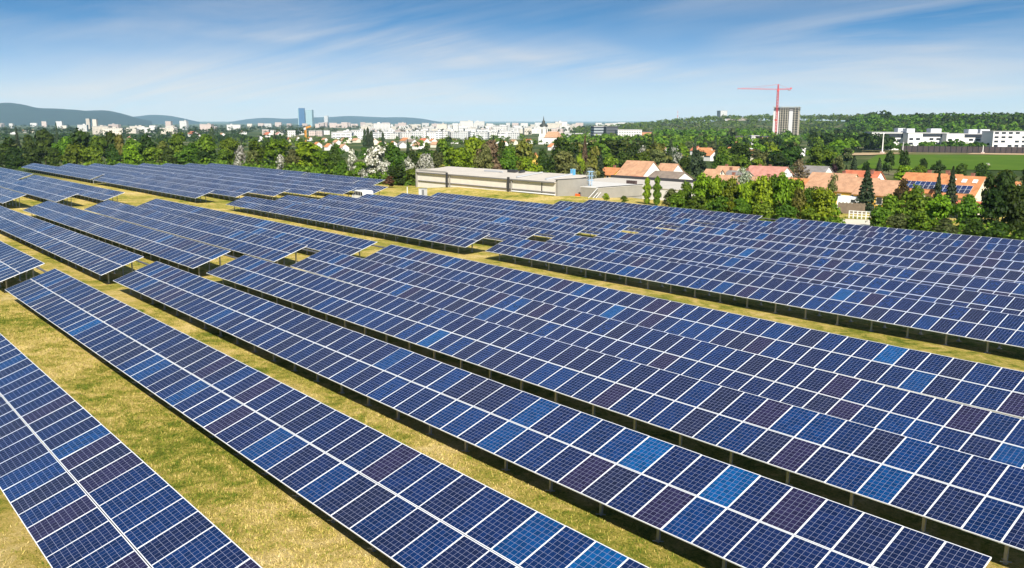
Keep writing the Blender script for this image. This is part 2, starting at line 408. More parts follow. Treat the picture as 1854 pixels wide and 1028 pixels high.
ROWF = [4.18, 10.65, 17.11, 23.51, 30.08, 36.32]
ROWB = [48.9, 55.3, 61.7, 68.0, 74.3, 80.6, 87.0, 93.2]
ORD = ['first', 'second', 'third', 'fourth', 'fifth', 'sixth', 'seventh', 'eighth']
GN = 'tilted tables of blue solar panels in the field'
FRONT = ['nearest table of blue panels, running out of the bottom left corner',
         'long table of blue panels, second from the front, starting at the left grass',
         'long table of blue panels, third from the front, ending at the bottom right corner',
         'long table of blue panels behind the third one, a black gap in front of it',
         'table of blue panels in the fifth row, its front half hidden by the fourth',
         'table of blue panels along the near edge of the middle grass lane']
E1 = [-6.2]*6; E1[2] = -6.83
for k, y in enumerate(ROWF): table(-61.8, E1[k], y, FRONT[k], GN, droop=(0, 0, 0, -.001, .0075, .003)[k])   # the ground dips a little under the fifth row
W2 = ['', 'table of panels cut by the left edge, ending beside the second table',
      'table of panels left of the third one, right end above a grass patch',
      'table of panels ending left of the fourth table, pale posts under its right end',
      'table of panels ending left of the fifth table, ends at a small grass gap',
      'table of panels ending left of the middle grass lane gap']
for k in range(1, 6): table([0, -119.6, -119.6, -121.4, -119.6, -120.0][k], -64.5, ROWF[k], W2[k], GN, True)
X3 = ['', '', '', 'farthest left table in the fourth row, cut by the left edge, posts at its end', 'pale table at the left edge ending at a brown patch of ground', 'pale table at the left, ending beside the grass track']
for k in (3, 4, 5): table(-189.5, -133.4, ROWF[k], X3[k], GN)
for k in (4, 5): table(-250.0, -194.4, ROWF[k] + 0.7, ('front' if k == 4 else 'rear') + ' one of two small distant tables at the left edge', GN, True)
CB = {0: ('nearest the lane', 'front'), 7: ('next to the trees', 'last')}
for m, y in enumerate(ROWB):
    pos = 'front row of the rear block' if m == 0 else ('last row of the rear block' if m == 7 else '%s row of the rear block' % ORD[m])
    table(-61.2, -6.2, y, 'right hand solar table, %s' % pos, GN)
    if m < 6: table([-120.2, -120.1, -119.0, -118.6, -118.1, -117.2][m], -64.0, y, 'solar table right of the white van, %s' % pos, GN, True)
    else: table(-94.8, -63.8, y, 'short solar table below the concrete hall, %s' % pos, GN, True)
    if m < 6: table(-189.4, -133.1, y + 0.6, 'pale solar table left of the white van, %s' % pos, GN)
    else: table(-189.4, -155.0, y + 1.2, 'short pale solar table under the blossom trees, %s' % pos, GN)
    table(-251.5 if m else -254.0, -191.2, y + (0.6 if m == 0 else 2.0), 'farthest pale solar table at the left by the wood, %s' % pos, GN, True, individual=False)

# ------------------------------------------------------------------ short mown grass on the lanes nearest the camera
def grass_material():
    m = bpy.data.materials.new('grass_blades'); m.use_nodes = True; t = m.node_tree; b = t.nodes['Principled BSDF']
    g = t.nodes.new('ShaderNodeNewGeometry'); b.inputs['Roughness'].default_value = 0.8; b.inputs['Specular IOR Level'].default_value = 0.1
    md = noise_(t, g.outputs['Position'], 0.75, 7, 0.72, 1.0); bgn = noise_(t, g.outputs['Position'], 0.10, 5, 0.62, 0.8)
    f = math_(t, 'ADD', math_(t, 'ADD', math_(t, 'MULTIPLY', md, 0.5), math_(t, 'MULTIPLY', bgn, 0.36)), math_(t, 'MULTIPLY', g.outputs['Random Per Island'], 0.15))
    t.links.new(ramp_(t, f, [(0.425, (0.06, 0.11, 0.008)), (0.495, (0.20, 0.21, 0.025)), (0.54, (0.46, 0.36, 0.095)), (0.65, (0.64, 0.49, 0.22))]), b.inputs['Base Color']); return m
gr = np.random.default_rng(11); GV = []; gn = 0
for (x0, x1, y0, y1, n, hh) in ((-46, -14, -4, 4.8, 22000, .05), (-62, -13, 6.6, 11.2, 85000, .05), (-56, -8, 13.2, 17.8, 60000, .05), (-40, -6, 19.8, 24, 14000, .05), (-9, -3, 14, 20, 12000, .06)):
    fx = gr.uniform(x0, x1, n); fy = gr.uniform(y0, y1, n)
    P = np.array([[FIELD[i][0]*1.0, FIELD[i][1], FIELD[i][3]] for i in range(3)])
    wx = P[0][0]*fx + P[0][1]*fy - FIELD[0][2]*CLEAR + P[0][2]; wy = P[1][0]*fx + P[1][1]*fy - FIELD[1][2]*CLEAR + P[1][2]
    wz = ground_np(wx, wy); a = gr.uniform(0, 6.283, n); h = hh*gr.uniform(.4, 1.6, n); wd = gr.uniform(.006, .016, n); ln_ = gr.uniform(.3, 1.8, n)*h
    c, s_ = np.cos(a), np.sin(a); b0 = np.stack([wx, wy, wz - .01], 1); side = np.stack([-s_*wd, c*wd, 0*a], 1); top = np.stack([c*ln_, s_*ln_, h], 1)
    GV.append(np.stack([b0 - side, b0 + side, b0 + side*.35 + top, b0 - side*.35 + top], 1).reshape(-1, 3))
GV = np.concatenate(GV); GF = np.arange(len(GV)).reshape(-1, 4)
grass = link('grass', np_mesh('grass', GV, GF, grass_material())); tag(grass, 'short straw and green grass on the lanes between the near tables', 'grass', None, 'stuff')

# ------------------------------------------------------------------ trees
RNG = np.random.default_rng(7)
def leaf_material(name, cols, trans=0.35, blossom=None):
    m = bpy.data.materials.new(name); m.use_nodes = True; t = m.node_tree; t.nodes.clear()
    out = t.nodes.new('ShaderNodeOutputMaterial'); g = t.nodes.new('ShaderNodeNewGeometry'); oi = t.nodes.new('ShaderNodeObjectInfo')
    r = math_(t, 'FRACT', math_(t, 'ADD', math_(t, 'MULTIPLY', g.outputs['Random Per Island'], 0.62), math_(t, 'MULTIPLY', oi.outputs['Random'], 0.38)))
    c = ramp_(t, g.outputs['Random Per Island'], [(i/(len(cols) - 1), k) for i, k in enumerate(cols)])
    hs = t.nodes.new('ShaderNodeHueSaturation'); t.links.new(c, hs.inputs['Color'])
    t.links.new(math_(t, 'ADD', math_(t, 'MULTIPLY', oi.outputs['Random'], 0.05), 0.462), hs.inputs['Hue'])
    r2 = math_(t, 'FRACT', math_(t, 'MULTIPLY', oi.outputs['Random'], 7.31))
    t.links.new(math_(t, 'ADD', math_(t, 'MULTIPLY', r2, 0.6), 0.62), hs.inputs['Value'])
    d = t.nodes.new('ShaderNodeBsdfPrincipled'); d.inputs['Roughness'].default_value = 0.6; d.inputs['Specular IOR Level'].default_value = 0.18
    tr = t.nodes.new('ShaderNodeBsdfTranslucent'); mx = t.nodes.new('ShaderNodeMixShader'); mx.inputs[0].default_value = trans
    t.links.new(hs.outputs[0], d.inputs['Base Color']); t.links.new(hs.outputs[0], tr.inputs[0])
    t.links.new(d.outputs[0], mx.inputs[1]); t.links.new(tr.outputs[0], mx.inputs[2]); t.links.new(mx.outputs[0], out.inputs[0])
    return m
LEAF = {
 'bright': leaf_material('leaves_bright', [(0.058, 0.117, 0.0065), (0.129, 0.225, 0.0094), (0.218, 0.342, 0.0122)]),
 'green':  leaf_material('leaves_green',  [(0.041, 0.092, 0.0075), (0.084, 0.164, 0.0105), (0.141, 0.236, 0.0142)]),
 'dark':   leaf_material('leaves_dark',   [(0.017, 0.039, 0.0053), (0.031, 0.068, 0.0075), (0.057, 0.102, 0.0105)]),
 'olive':  leaf_material('leaves_olive',  [(0.048, 0.067, 0.0162), (0.095, 0.121, 0.0324), (0.162, 0.192, 0.0612)]),
 'yellow': leaf_material('leaves_yellow', [(0.078, 0.098, 0.0135), (0.144, 0.170, 0.0225), (0.262, 0.262, 0.0567)]),
 'blossom': leaf_material('leaves_blossom', [(0.040, 0.060, 0.0156), (0.224, 0.232, 0.1560), (0.496, 0.496, 0.4056), (0.600, 0.600, 0.5148)], 0.2),
 'pale':   leaf_material('leaves_silver', [(0.090, 0.117, 0.0720), (0.216, 0.252, 0.1620), (0.378, 0.405, 0.2970)], 0.25),
 'conifer': leaf_material('needles', [(0.015, 0.033, 0.015), (0.030, 0.054, 0.021), (0.054, 0.083, 0.033)], 0.15),
 'copper': leaf_material('leaves_copper', [(0.054, 0.036, 0.0136), (0.101, 0.065, 0.0248), (0.155, 0.107, 0.0392)]),
 'purple': leaf_material('leaves_purple', [(0.020, 0.010, 0.012), (0.040, 0.018, 0.020), (0.06, 0.03, 0.03)]),
 'brown':  leaf_material('leaves_sparse_brown', [(0.082, 0.058, 0.0322), (0.146, 0.107, 0.0546), (0.200, 0.166, 0.0819)]),
}
M_BARK = mat('bark', (0.07, 0.055, 0.04), 0.9, 0, 0.4, 4.0)
def leaf_quads(P, Nn, size, rng, aspect=0.8):
    """folded leaf-clump quads at P facing roughly Nn"""
    n = len(P); T = np.cross(Nn, rng.normal(size=(n, 3))); T /= np.linalg.norm(T, axis=1, keepdims=True) + 1e-9
    B = np.cross(Nn, T); s = size*rng.uniform(0.6, 1.35, (n, 1))
    V = np.stack([P - T*s*0.5, P + B*s*aspect*0.5 + Nn*s*0.12, P + T*s*0.5, P - B*s*aspect*0.5 - Nn*s*0.1], 1).reshape(-1, 3)
    return V, np.arange(n*4).reshape(-1, 4)
def crown_points(kind, n, rng):
    """points and normals of a crown of height 1 (z from its base) and radius about 0.5"""
    if kind in ('conifer',):
        z = rng.uniform(0, 1, n)**1.25; tier = np.round(z*13)/13; r = 0.5*(1 - z)**0.85*(0.55 + 0.45*np.abs(np.sin(z*13*math.pi/1.0)))
        a = rng.uniform(0, 2*math.pi, n); br = np.round(a/(2*math.pi)*11 + z*7)*2*math.pi/11 - z*7*2*math.pi/11
        a = br + rng.normal(0, 0.18, n); q = rng.uniform(0.25, 1, n)**0.6
        P = np.stack([r*q*np.cos(a), r*q*np.sin(a), z - 0.06*q*(1 - z)], 1)
        N = np.stack([np.cos(a)*0.5, np.sin(a)*0.5, np.full(n, 0.9)], 1) + rng.normal(0, 0.35, (n, 3))
    elif kind == 'poplar':
        z = rng.uniform(0, 1, n); r = 0.5*np.sin(np.pi*np.clip(z*0.9 + 0.08, 0, 1))**0.6*rng.uniform(0.5, 1.0, n)*(0.8 + 0.3*np.sin(z*23 + rng.normal(0, .5, n)))
        a = rng.uniform(0, 2*math.pi, n)
        P = np.stack([r*np.cos(a), r*np.sin(a), z], 1); N = np.stack([np.cos(a), np.sin(a), np.full(n, 0.4)], 1) + rng.normal(0, 0.45, (n, 3))
    else:
        k = {'round': 15, 'wide': 19, 'tall': 16, 'sparse': 14}.get(kind, 15)
        cz = rng.uniform(0.12, 0.86, k); cr = rng.uniform(0.05, 0.36, k)*np.sqrt(np.clip(np.sin(np.pi*np.clip(cz*0.86 + 0.1, 0, 1)), 0.08, 1)); ca = rng.uniform(0, 2*math.pi, k)
        C = np.stack([cr*np.cos(ca), cr*np.sin(ca), cz], 1); C[0] = (0, 0, 0.55); C[1] = (0.03, 0.02, 0.84)
        R = rng.uniform(0.13, 0.235, k); R[0] = 0.30; R[1] = 0.17
        w = R**2; idx = rng.choice(k, n, p=w/w.sum()); d = rng.normal(size=(n, 3)); d /= np.linalg.norm(d, axis=1, keepdims=True)
        d[:, 2] = np.where(d[:, 2] < -0.3, -d[:, 2]*0.5, d[:, 2])
        rad_ = R[idx][:, None]*(rng.uniform(0, 1, (n, 1))**0.33*1.0 + rng.normal(0, 0.10, (n, 1)))
        P = C[idx] + d*rad_*np.array([1.08, 1.08, 0.92]); N = d + np.array([0, 0, 0.35]) + rng.normal(0, 0.4, (n, 3))
        if kind == 'sparse': P = P + rng.normal(0, 0.02, (n, 3))
        P[:, 2] = np.clip(P[:, 2], 0.0, 1.04)
    N /= np.linalg.norm(N, axis=1, keepdims=True) + 1e-9
    return P, N
CROWNS = {}
def crown_mesh(kind, leaf, i, n, size):
    key = (kind, leaf, i, n)
    if key not in CROWNS:
        rng = np.random.default_rng(hash((len(kind), ord(kind[0]), ord(leaf[0]), ord(leaf[-1]), i, n)) % 2**31)
        P, N = crown_points(kind, n, rng); V, F = leaf_quads(P, N, size, rng)
        CROWNS[key] = np_mesh('crown', V, F, LEAF[leaf])
    return CROWNS[key]
TRUNKS = {}
def trunk_mesh(i):
    if i not in TRUNKS:
        rng = random.Random(i); mb = MB()
        top = (rng.uniform(-.03, .03), rng.uniform(-.03, .03), 0.78)
        mb.tube([(0, 0, -0.05), (0.008, 0.004, 0.18), (rng.uniform(-.02, .02), rng.uniform(-.02, .02), 0.42), top], [0.034, 0.026, 0.018, 0.006], 7)
        for k in range(6):
            a = k*1.05 + rng.uniform(-.3, .3); z = 0.2 + 0.07*k; q = rng.uniform(0.2, 0.3)
            mb.tube([(0.004, 0.003, z), (math.cos(a)*q*.5, math.sin(a)*q*.5, z + 0.10), (math.cos(a)*q, math.sin(a)*q, z + 0.24)], [0.012, 0.008, 0.003], 5)
        TRUNKS[i] = mb.mesh('trunk', M_BARK, True)
    return TRUNKS[i]
TREES = []
def tree(p, h, wdt, leaf, shape, label=None, group=None, lod=0, base=0.06, name=None, variants=4):
    """p ground point, h height, wdt crown width"""
    i = RNG.integers(0, variants); n, s = [(3000, 0.085), (1300, 0.12), (460, 0.19)][lod]
    if shape == 'sparse': n = int(n*0.42); s *= 0.8
    if shape == 'conifer': s *= 0.9
    nm = name or {'conifer': 'conifer_tree', 'poplar': 'poplar_tree'}.get(shape, {'blossom': 'blossom_tree', 'pale': 'silver_tree'}.get(leaf, 'leafy_tree'))
    o = empty(nm, p, RNG.uniform(0, 6.28)); o['category'] = 'tree'
    if label: o['label'] = label
    if group: o['group'] = group
    c = link('crown', crown_mesh(shape, leaf, int(i), n, s), o, (0, 0, h*base)); c.scale = (wdt, wdt*RNG.uniform(0.85, 1.15), h*(1 - base))
    t_ = link('trunk', trunk_mesh(int(i)), o); t_.scale = (max(wdt, h*0.35)*0.8, max(wdt, h*0.35)*0.8, h*0.95)
    TREES.append((o, leaf, shape, h)); return o
def ptree(u, vtop, wpx, D, leaf, shape='round', label=None, lod=0, group=None, base=0.05):
    p = gp(u, D); h = z_at(p, vtop) - p.z; wd = wpx/FPX*zc_of(p)
    return tree(p, max(h, 1.2), wd, leaf, shape, label, group, lod, base)

# ------------------------------------------------------------------ building kit
def tile_mat(name, col):
    if name in MATS: return MATS[name]
    m = bpy.data.materials.new(name); m.use_nodes = True; t = m.node_tree; b = t.nodes['Principled BSDF']
    tc = t.nodes.new('ShaderNodeTexCoord'); O = tc.outputs['Object']
    n = noise_(t, O, 0.9, 4, 0.6); n2 = noise_(t, O, 6.0, 4, 0.75)
    wv = t.nodes.new('ShaderNodeTexWave'); wv.wave_type = 'BANDS'; wv.bands_direction = 'X'; wv.inputs['Scale'].default_value = 1.3; t.links.new(O, wv.inputs[0])
    f = math_(t, 'ADD', math_(t, 'MULTIPLY', n, 0.5), math_(t, 'ADD', math_(t, 'MULTIPLY', n2, 0.42), math_(t, 'MULTIPLY', wv.outputs['Fac'], 0.08)))
    t.links.new(ramp_(t, f, [(0.34, tuple(c*0.62 for c in col)), (0.5, col), (0.68, tuple(min(1, c*1.35 + 0.02) for c in col))]), b.inputs['Base Color'])
    b.inputs['Roughness'].default_value = 0.85; MATS[name] = m; return m
R_ORANGE = tile_mat('orange_tiles', (0.46, 0.185, 0.070)); R_BEIGE = tile_mat('weathered_tiles', (0.42, 0.235, 0.135)); R_RED = tile_mat('red_tiles', (0.42, 0.12, 0.055))
R_PINK = tile_mat('pink_tiles', (0.43, 0.20, 0.15)); R_GREY = tile_mat('grey_tiles', (0.19, 0.175, 0.165)); R_BROWN = tile_mat('brown_sheet', (0.20, 0.155, 0.12))
W_WHITE = mat('white_render', (0.70, 0.685, 0.65), 0.85, 0, 0.06, 0.6); W_CREAM = mat('cream_render', (0.66, 0.60, 0.47), 0.85, 0, 0.08, 0.6)
W_YELLOW = mat('yellow_render', (0.72, 0.46, 0.09), 0.85, 0, 0.08, 0.6); W_GREY = mat('grey_render', (0.45, 0.44, 0.42), 0.85, 0, 0.08, 0.6)
W_BRICK = mat('orange_brick', (0.42, 0.20, 0.10), 0.85, 0, 0.15, 2.0)
M_PANE = mat('window_glass', (0.03, 0.035, 0.045), 0.12); M_FRAME = mat('window_frame', (0.62, 0.60, 0.56), 0.6); M_DOOR = mat('brown_door', (0.12, 0.06, 0.03), 0.6)
M_DARK = mat('dark_metal', (0.035, 0.035, 0.038), 0.5); M_WOOD = mat('grey_wood', (0.16, 0.12, 0.085), 0.85, 0, 0.35, 3.0)

def add_window(parent, x, y, z, w=1.0, h=1.2, face='S', door=False):
    mb = MB(); nm = 'door' if door else 'window'
    a = {'S': Matrix.Identity(4), 'E': Matrix.Rotation(math.pi/2, 4, 'Z')}[face]
    M = Matrix.Translation((x, y, z)) @ a
    for q in ((-w/2, -w/2 + .08, -h/2, h/2), (w/2 - .08, w/2, -h/2, h/2), (-w/2 + .08, w/2 - .08, -h/2, -h/2 + .08), (-w/2 + .08, w/2 - .08, h/2 - .08, h/2)):
        mb.box((q[0], -0.06, q[2]), (q[1], 0.05, q[3]), 0, M)
    f = mb.build(nm, M_DOOR if door else M_FRAME, parent)
    g = MB(); g.box((-w/2 + .08, -0.02, -h/2 + .08), (w/2 - .08, 0.04, h/2 - .08), 0, M); g.build('door_leaf' if door else 'pane', M_DOOR if door else M_PANE, f)
def house(p, L, W, wh, rh, wall, roof, label, yaw=4.0, wins=(), ewins=(), chim=(), over=0.35, name='house', group=None, sub=False, hip=False):
    """p = ground point under the middle of the house; ridge along local x; S = front"""
    o = empty(name, (p[0], p[1], p[2]), rad(yaw)); tag(o, label.replace('in front of the white terrace', 'before the terrace'), 'house', group)
    mb = MB(); b = -1.2
    P = [(-L/2, -W/2, b), (L/2, -W/2, b), (L/2, W/2, b), (-L/2, W/2, b), (-L/2, -W/2, wh), (L/2, -W/2, wh), (L/2, W/2, wh), (-L/2, W/2, wh), (-L/2, 0, wh + rh - 0.02), (L/2, 0, wh + rh - 0.02)]
    if hip: mb.poly(P[:8], [(0, 1, 5, 4), (1, 2, 6, 5), (2, 3, 7, 6), (3, 0, 4, 7)])
    else: mb.poly(P, [(0, 1, 5, 4), (2, 3, 7, 6), (1, 2, 6, 9, 5), (3, 0, 4, 8, 7)])
    mb.build('wall', wall, o)
    r = MB(); th = 0.14; e = over; k = rh/(W/2); hx = W*0.42 if hip else 0
    for s in (-1, 1):
        y0, z0 = s*(W/2 + e), wh - e*k; x = L/2 + e*0.7
        a = [(-x, y0, z0), (x, y0, z0), (x - hx, 0, wh + rh), (-x + hx, 0, wh + rh)]
        r.poly([(q[0], q[1], q[2] + 0.03) for q in a] + [(q[0], q[1], q[2] + 0.03 + th) for q in a], [(3, 2, 1, 0), (4, 5, 6, 7), (0, 1, 5, 4), (1, 2, 6, 5), (2, 3, 7, 6), (3, 0, 4, 7)] if s < 0 else [(0, 1, 2, 3), (7, 6, 5, 4), (4, 5, 1, 0), (5, 6, 2, 1), (6, 7, 3, 2), (7, 4, 0, 3)])
        if hip:
            xx = s*x; a = [(xx, -(W/2 + e), wh - e*k + .05), (xx, W/2 + e, wh - e*k + .05), (s*(x - hx), 0, wh + rh + .05)]
            r.poly(a + [(q[0], q[1], q[2] + th) for q in a], [(0, 1, 2), (3, 5, 4), (0, 3, 4, 1), (1, 4, 5, 2), (2, 5, 3, 0)])
    ro = r.build('roof', roof, o)
    for cx, cy in chim:
        c = MB(); z = wh + rh*(1 - abs(cy)/(W/2)); c.box((cx - .3, cy - .25, z - .6), (cx + .3, cy + .25, z + .9)); c.box((cx - .36, cy - .31, z + .9), (cx + .36, cy + .31, z + 1.0)); c.build('chimney', mat('chimney_brick', (0.24, 0.10, 0.07), 0.9, 0, 0.2), ro)
    for q in wins: add_window(o, q[0], -W/2 - 0.01, q[1], *(q[2:] or (0.9, 1.1)), 'S')
    for q in ewins: add_window(o, L/2 + 0.01, q[0], q[1], *(q[2:] or (0.9, 1.1)), 'E')
    return o
BLOCKS = []
def wall_windows(name, col, dark=(0.06, 0.07, 0.085), fx=3.2, fz=3.0, wx=0.5, wz=0.45):
    """plaster with rows of window openings in it, for buildings a kilometre and more away"""
    if name in MATS: return MATS[name]
    m = bpy.data.materials.new(name); m.use_nodes = True; t = m.node_tree; b = t.nodes['Principled BSDF']
    tc = t.nodes.new('ShaderNodeTexCoord'); s = t.nodes.new('ShaderNodeSeparateXYZ'); t.links.new(tc.outputs['Object'], s.inputs[0])
    g = t.nodes.new('ShaderNodeNewGeometry'); 
    def band(o, per, wd, off): return math_(t, 'LESS_THAN', math_(t, 'FRACT', math_(t, 'ADD', math_(t, 'DIVIDE', o, per), off)), wd)
    h = math_(t, 'ADD', s.outputs[0], s.outputs[1])
    mk = math_(t, 'MULTIPLY', band(h, fx, wx, 0.23), band(s.outputs[2], fz, wz, 0.7))
    n = t.nodes.new('ShaderNodeTexWhiteNoise'); n.noise_dimensions = '3D'
    oi = t.nodes.new('ShaderNodeObjectInfo'); hs = t.nodes.new('ShaderNodeHueSaturation'); hs.inputs['Color'].default_value = (*col, 1)
    t.links.new(math_(t, 'ADD', math_(t, 'MULTIPLY', oi.outputs['Random'], 0.35), 0.78), hs.inputs['Value'])
    t.links.new(mix_(t, mk, hs.outputs[0], dark), b.inputs['Base Color']); b.inputs['Roughness'].default_value = 0.7
    MATS[name] = m; return m
def block(u, D, wpx, vtop, dep, wall, label, roofm=None, yaw=None, tower=True, name='apartment_block', cat='apartment block', group=None, roof_h=0.8, hmin=3.0):
    p = gp(u, D); W = wpx/FPX*zc_of(p); h = max(z_at(p, vtop) - p.z, hmin)
    o = empty(name, (p.x, p.y, p.z), rad(YAW) + rad(yaw if yaw is not None else RNG.uniform(-14, 14)))
    if label: o['label'] = label
    tag(o, None, cat, group)
    mb = MB(); mb.box((-W/2, 0, -3), (W/2, dep, h - roof_h)); mb.build('wall', wall, o)
    r = MB(); r.box((-W/2 - .25, -.25, h - roof_h), (W/2 + .25, dep + .25, h)); ro = r.build('roof', roofm or M_ROOFGREY, o)
    if tower and W > 14:
        s = MB(); x = RNG.uniform(-W*.3, W*.2); s.box((x, dep*.35, h), (x + min(6, W*.2), dep*.7, h + 2.4)); s.build('roof_hut', wall, o)
    BLOCKS.append(o); return o
M_ROOFGREY = mat('flat_roof_grey', (0.40, 0.39, 0.38), 0.9, 0, 0.12, 0.2); M_ROOFDARK = mat('flat_roof_dark', (0.06, 0.06, 0.065), 0.7)
C_WHITE = wall_windows('far_white_wall', (0.62, 0.60, 0.56)); C_CREAM = wall_windows('far_cream_wall', (0.56, 0.50, 0.41)); C_PINK = wall_windows('far_pink_wall', (0.50, 0.40, 0.35))
C_GREY = wall_windows('far_grey_wall', (0.50, 0.50, 0.49)); C_BAND = wall_windows('far_band_wall', (0.64, 0.63, 0.61), fx=6.4, wx=0.86, wz=0.42)
M_CONC = mat('pale_concrete', (0.66, 0.61, 0.53), 0.9, 0, 0.10, 0.8, bump=0.1); M_CONCD = mat('grey_concrete', (0.27, 0.255, 0.225), 0.9, 0, 0.12, 0.8)
M_CROOF = mat('hall_roof_sheet', (0.50, 0.455, 0.39), 0.8, 0, 0.14, 0.35); M_PIPEW = mat('white_pipe', (0.72, 0.72, 0.72), 0.5); M_BLUE = mat('blue_paint', (0.03, 0.25, 0.42), 0.5); M_LBLUE = mat('pale_blue_paint', (0.28, 0.45, 0.62), 0.5)

# ------------------------------------------------------------------ the concrete hall behind the rear block
B = gp(1010, 157); LH, WH = 44.4, 8.0
zr = B.z + 2.75
hall = empty('concrete_hall', (B.x, B.y, B.z)); tag(hall, 'long flat roofed pale concrete hall with dark downpipes on a grassy bank', 'industrial building')
def hz(px_v): return z_at((B.x, B.y, B.z), px_v) - B.z
H1 = 2.35
mb = MB(); mb.box((-LH, 0.0, -3.2), (-0.5, 0.25, H1)); mb.box((-LH, WH - .25, -3.2), (-.5, WH, H1 + .8)); mb.box((-LH, .25, -3.2), (-LH + .25, WH - .25, H1)); mb.build('wall', M_CONC, hall)
mb = MB(); mb.box((-0.5, -0.05, -2.5), (0, WH + .05, 2.95)); mb.build('end_wall', M_CONCD, hall)
mb = MB(); mb.box((-0.55, -0.3, 2.95), (0.06, WH + .1, 3.03)); mb.build('coping', M_DARK, hall)
mb = MB()
for k in range(4):
    x0, x1 = -LH + (LH - .5)*k/4 + (.04 if k else 0), -LH + (LH - .5)*(k + 1)/4; u_ = .03*(k % 2)
    ya, yb, za, zb = -.35, WH + .2, H1 + u_, H1 + .85 + u_       # single pitch, rising to the back
    mb.poly([(x0, ya, za), (x1, ya, za), (x1, yb, zb), (x0, yb, zb), (x0, ya, za + .2), (x1, ya, za + .2), (x1, yb, zb + .2), (x0, yb, zb + .2)],
            [(3, 2, 1, 0), (4, 5, 6, 7), (0, 1, 5, 4), (1, 2, 6, 5), (2, 3, 7, 6), (3, 0, 4, 7)])
roof = mb.build('roof', M_CROOF, hall)
mb = MB(); mb.box((-LH - .1, -0.43, H1 - .06), (-.56, -0.36, H1 + .17)); mb.build('eaves_gutter', mat('gutter_grey', (0.15, 0.145, 0.14), 0.6), hall)
mb = MB(); mb.box((-LH - .3, .2, H1 + .23), (-LH + 10, .5, H1 + .62)); mb.box((-LH - .3, -.4, -2.4), (-LH, WH + .2, H1 + .75)); mb.build('parapet', M_CONCD, hall)
for x in (-33.0, -13.2):
    mb = MB(); mb.box((x - .28, -.62, -2.6), (x + .28, -.44, H1 + .5)); mb.build('downpipe', M_DARK, hall)
    mb = MB(); mb.box((x + .42, -.30, -2.6), (x + .62, -.02, H1 - .08)); mb.build('pilaster', M_CONCD, hall)
mb = MB(); mb.box((-4.3, -.12, -2), (-4.15, -.02, H1)); mb.build('joint_post', M_DARK, hall)
mb = MB(); mb.tube([(-LH + .4, -.16, 0.62), (-.6, -.16, 0.62)], 0.10, 8); mb.build('wall_pipe', mat('grey_pipe', (0.18, 0.17, 0.165), 0.6), hall)
mb = MB(); mb.tube([(-12.6, -.16, 0.22), (-.6, -.16, 0.22)], 0.12, 8); mb.build('wall_pipe', M_PIPEW, hall)
mb = MB(); RS = Matrix.Translation((0, -.35, H1 + .2)) @ Matrix.Rotation(math.atan(.85/(WH + .55)), 4, 'X')
mb.box((-12.5, 1.2, .06), (-12.1, 7.8, .3), 0, RS); mb.box((-4.2, 1.0, .06), (-3.7, 8.2, .34), 0, RS); mb.box((-27.3, 5.2, .06), (-21.5, 5.6, .3), 0, RS); mb.build('roof_duct', mat('galv_duct', (0.50, 0.51, 0.53), 0.4, 0.3), roof)
mb = MB(); mb.box((-21, 6.2, .06), (-18.6, 7.0, .5), 0, RS); mb.box((-17.6, 6.2, .06), (-16.9, 7.4, .42), 0, RS); mb.build('roof_vent', M_DARK, roof)
# the lower hall to its right, with a white rear wing
hall2 = empty('concrete_hall', (B.x + 1.0, B.y, B.z - 0.1)); tag(hall2, 'lower concrete hall right of the long one, sloping stair rail at its corner', 'industrial building')
H2 = 1.62
mb = MB(); mb.box((0.35, 4.4, -3.5), (4.7, 4.65, H2)); mb.box((4.45, 4.65, -3.5), (4.7, 16.3, H2)); mb.box((-26, 16.05, -3.5), (4.45, 16.3, H2)); mb.build('wall', M_CONCD, hall2)
mb = MB(); mb.box((0.30, 4.35, H2), (4.76, 8.2, H2 + .12)); mb.box((-26, 8.2, H2), (4.76, 16.4, H2 + .12)); mb.build('roof', mat('hall_roof_pale', (0.56, 0.54, 0.50), 0.8, 0, 0.12, 0.35), hall2)
mb = MB(); mb.box((4.5, 4.3, H2 + .122), (4.8, 16.42, H2 + .22)); mb.box((4.715, 4.6, -0.35), (4.74, 16.2, -0.28)); mb.build('coping', M_DARK, hall2)
mb = MB()
for y in (4.2, 5.0): mb.tube([(4.9, y - 3.4, -1.6), (4.9, y, 0.9)], .05, 6)
mb.tube([(4.9, 0.8, -.7), (4.9, 4.2, 1.8)], .045, 6); mb.tube([(4.9, 0.8, -1.6), (4.9, 0.8, -.7)], .04, 6); mb.build('stair_rail', M_PIPEW, hall2)
hall3 = empty('concrete_hall', (B.x - 1.5, B.y, B.z - 0.75)); tag(hall3, 'pale low wing with dark parapet behind the lower concrete hall', 'industrial building')
mb = MB(); mb.box((-16, 16.9, -4), (16.5, 17.15, 1.8)); mb.box((16.25, 17.15, -4), (16.5, 33, 1.8)); mb.box((-16, 32.75, -4), (16.25, 33, 1.8)); mb.build('wall', mat('pale_wall', (0.62, 0.59, 0.54), 0.85, 0, 0.06, 0.5), hall3)
mb = MB(); mb.box((-16.1, 16.8, 1.8), (16.6, 33.1, 1.95)); mb.build('roof', M_CROOF, hall3)
mb = MB(); mb.box((-16.1, 32.6, 1.95), (16.6, 33.12, 2.5)); mb.box((16.3, 16.85, 1.952), (16.62, 32.58, 2.1)); mb.build('parapet', M_DARK, hall3)
mb = MB()
for k in range(4): mb.box((2.0 + k*.62, 17.6, 1.95), (2.45 + k*.62, 18.1, 2.9))
mb.build('roof_vent', mat('vent_brown', (0.07, 0.045, 0.04), 0.7), hall3)
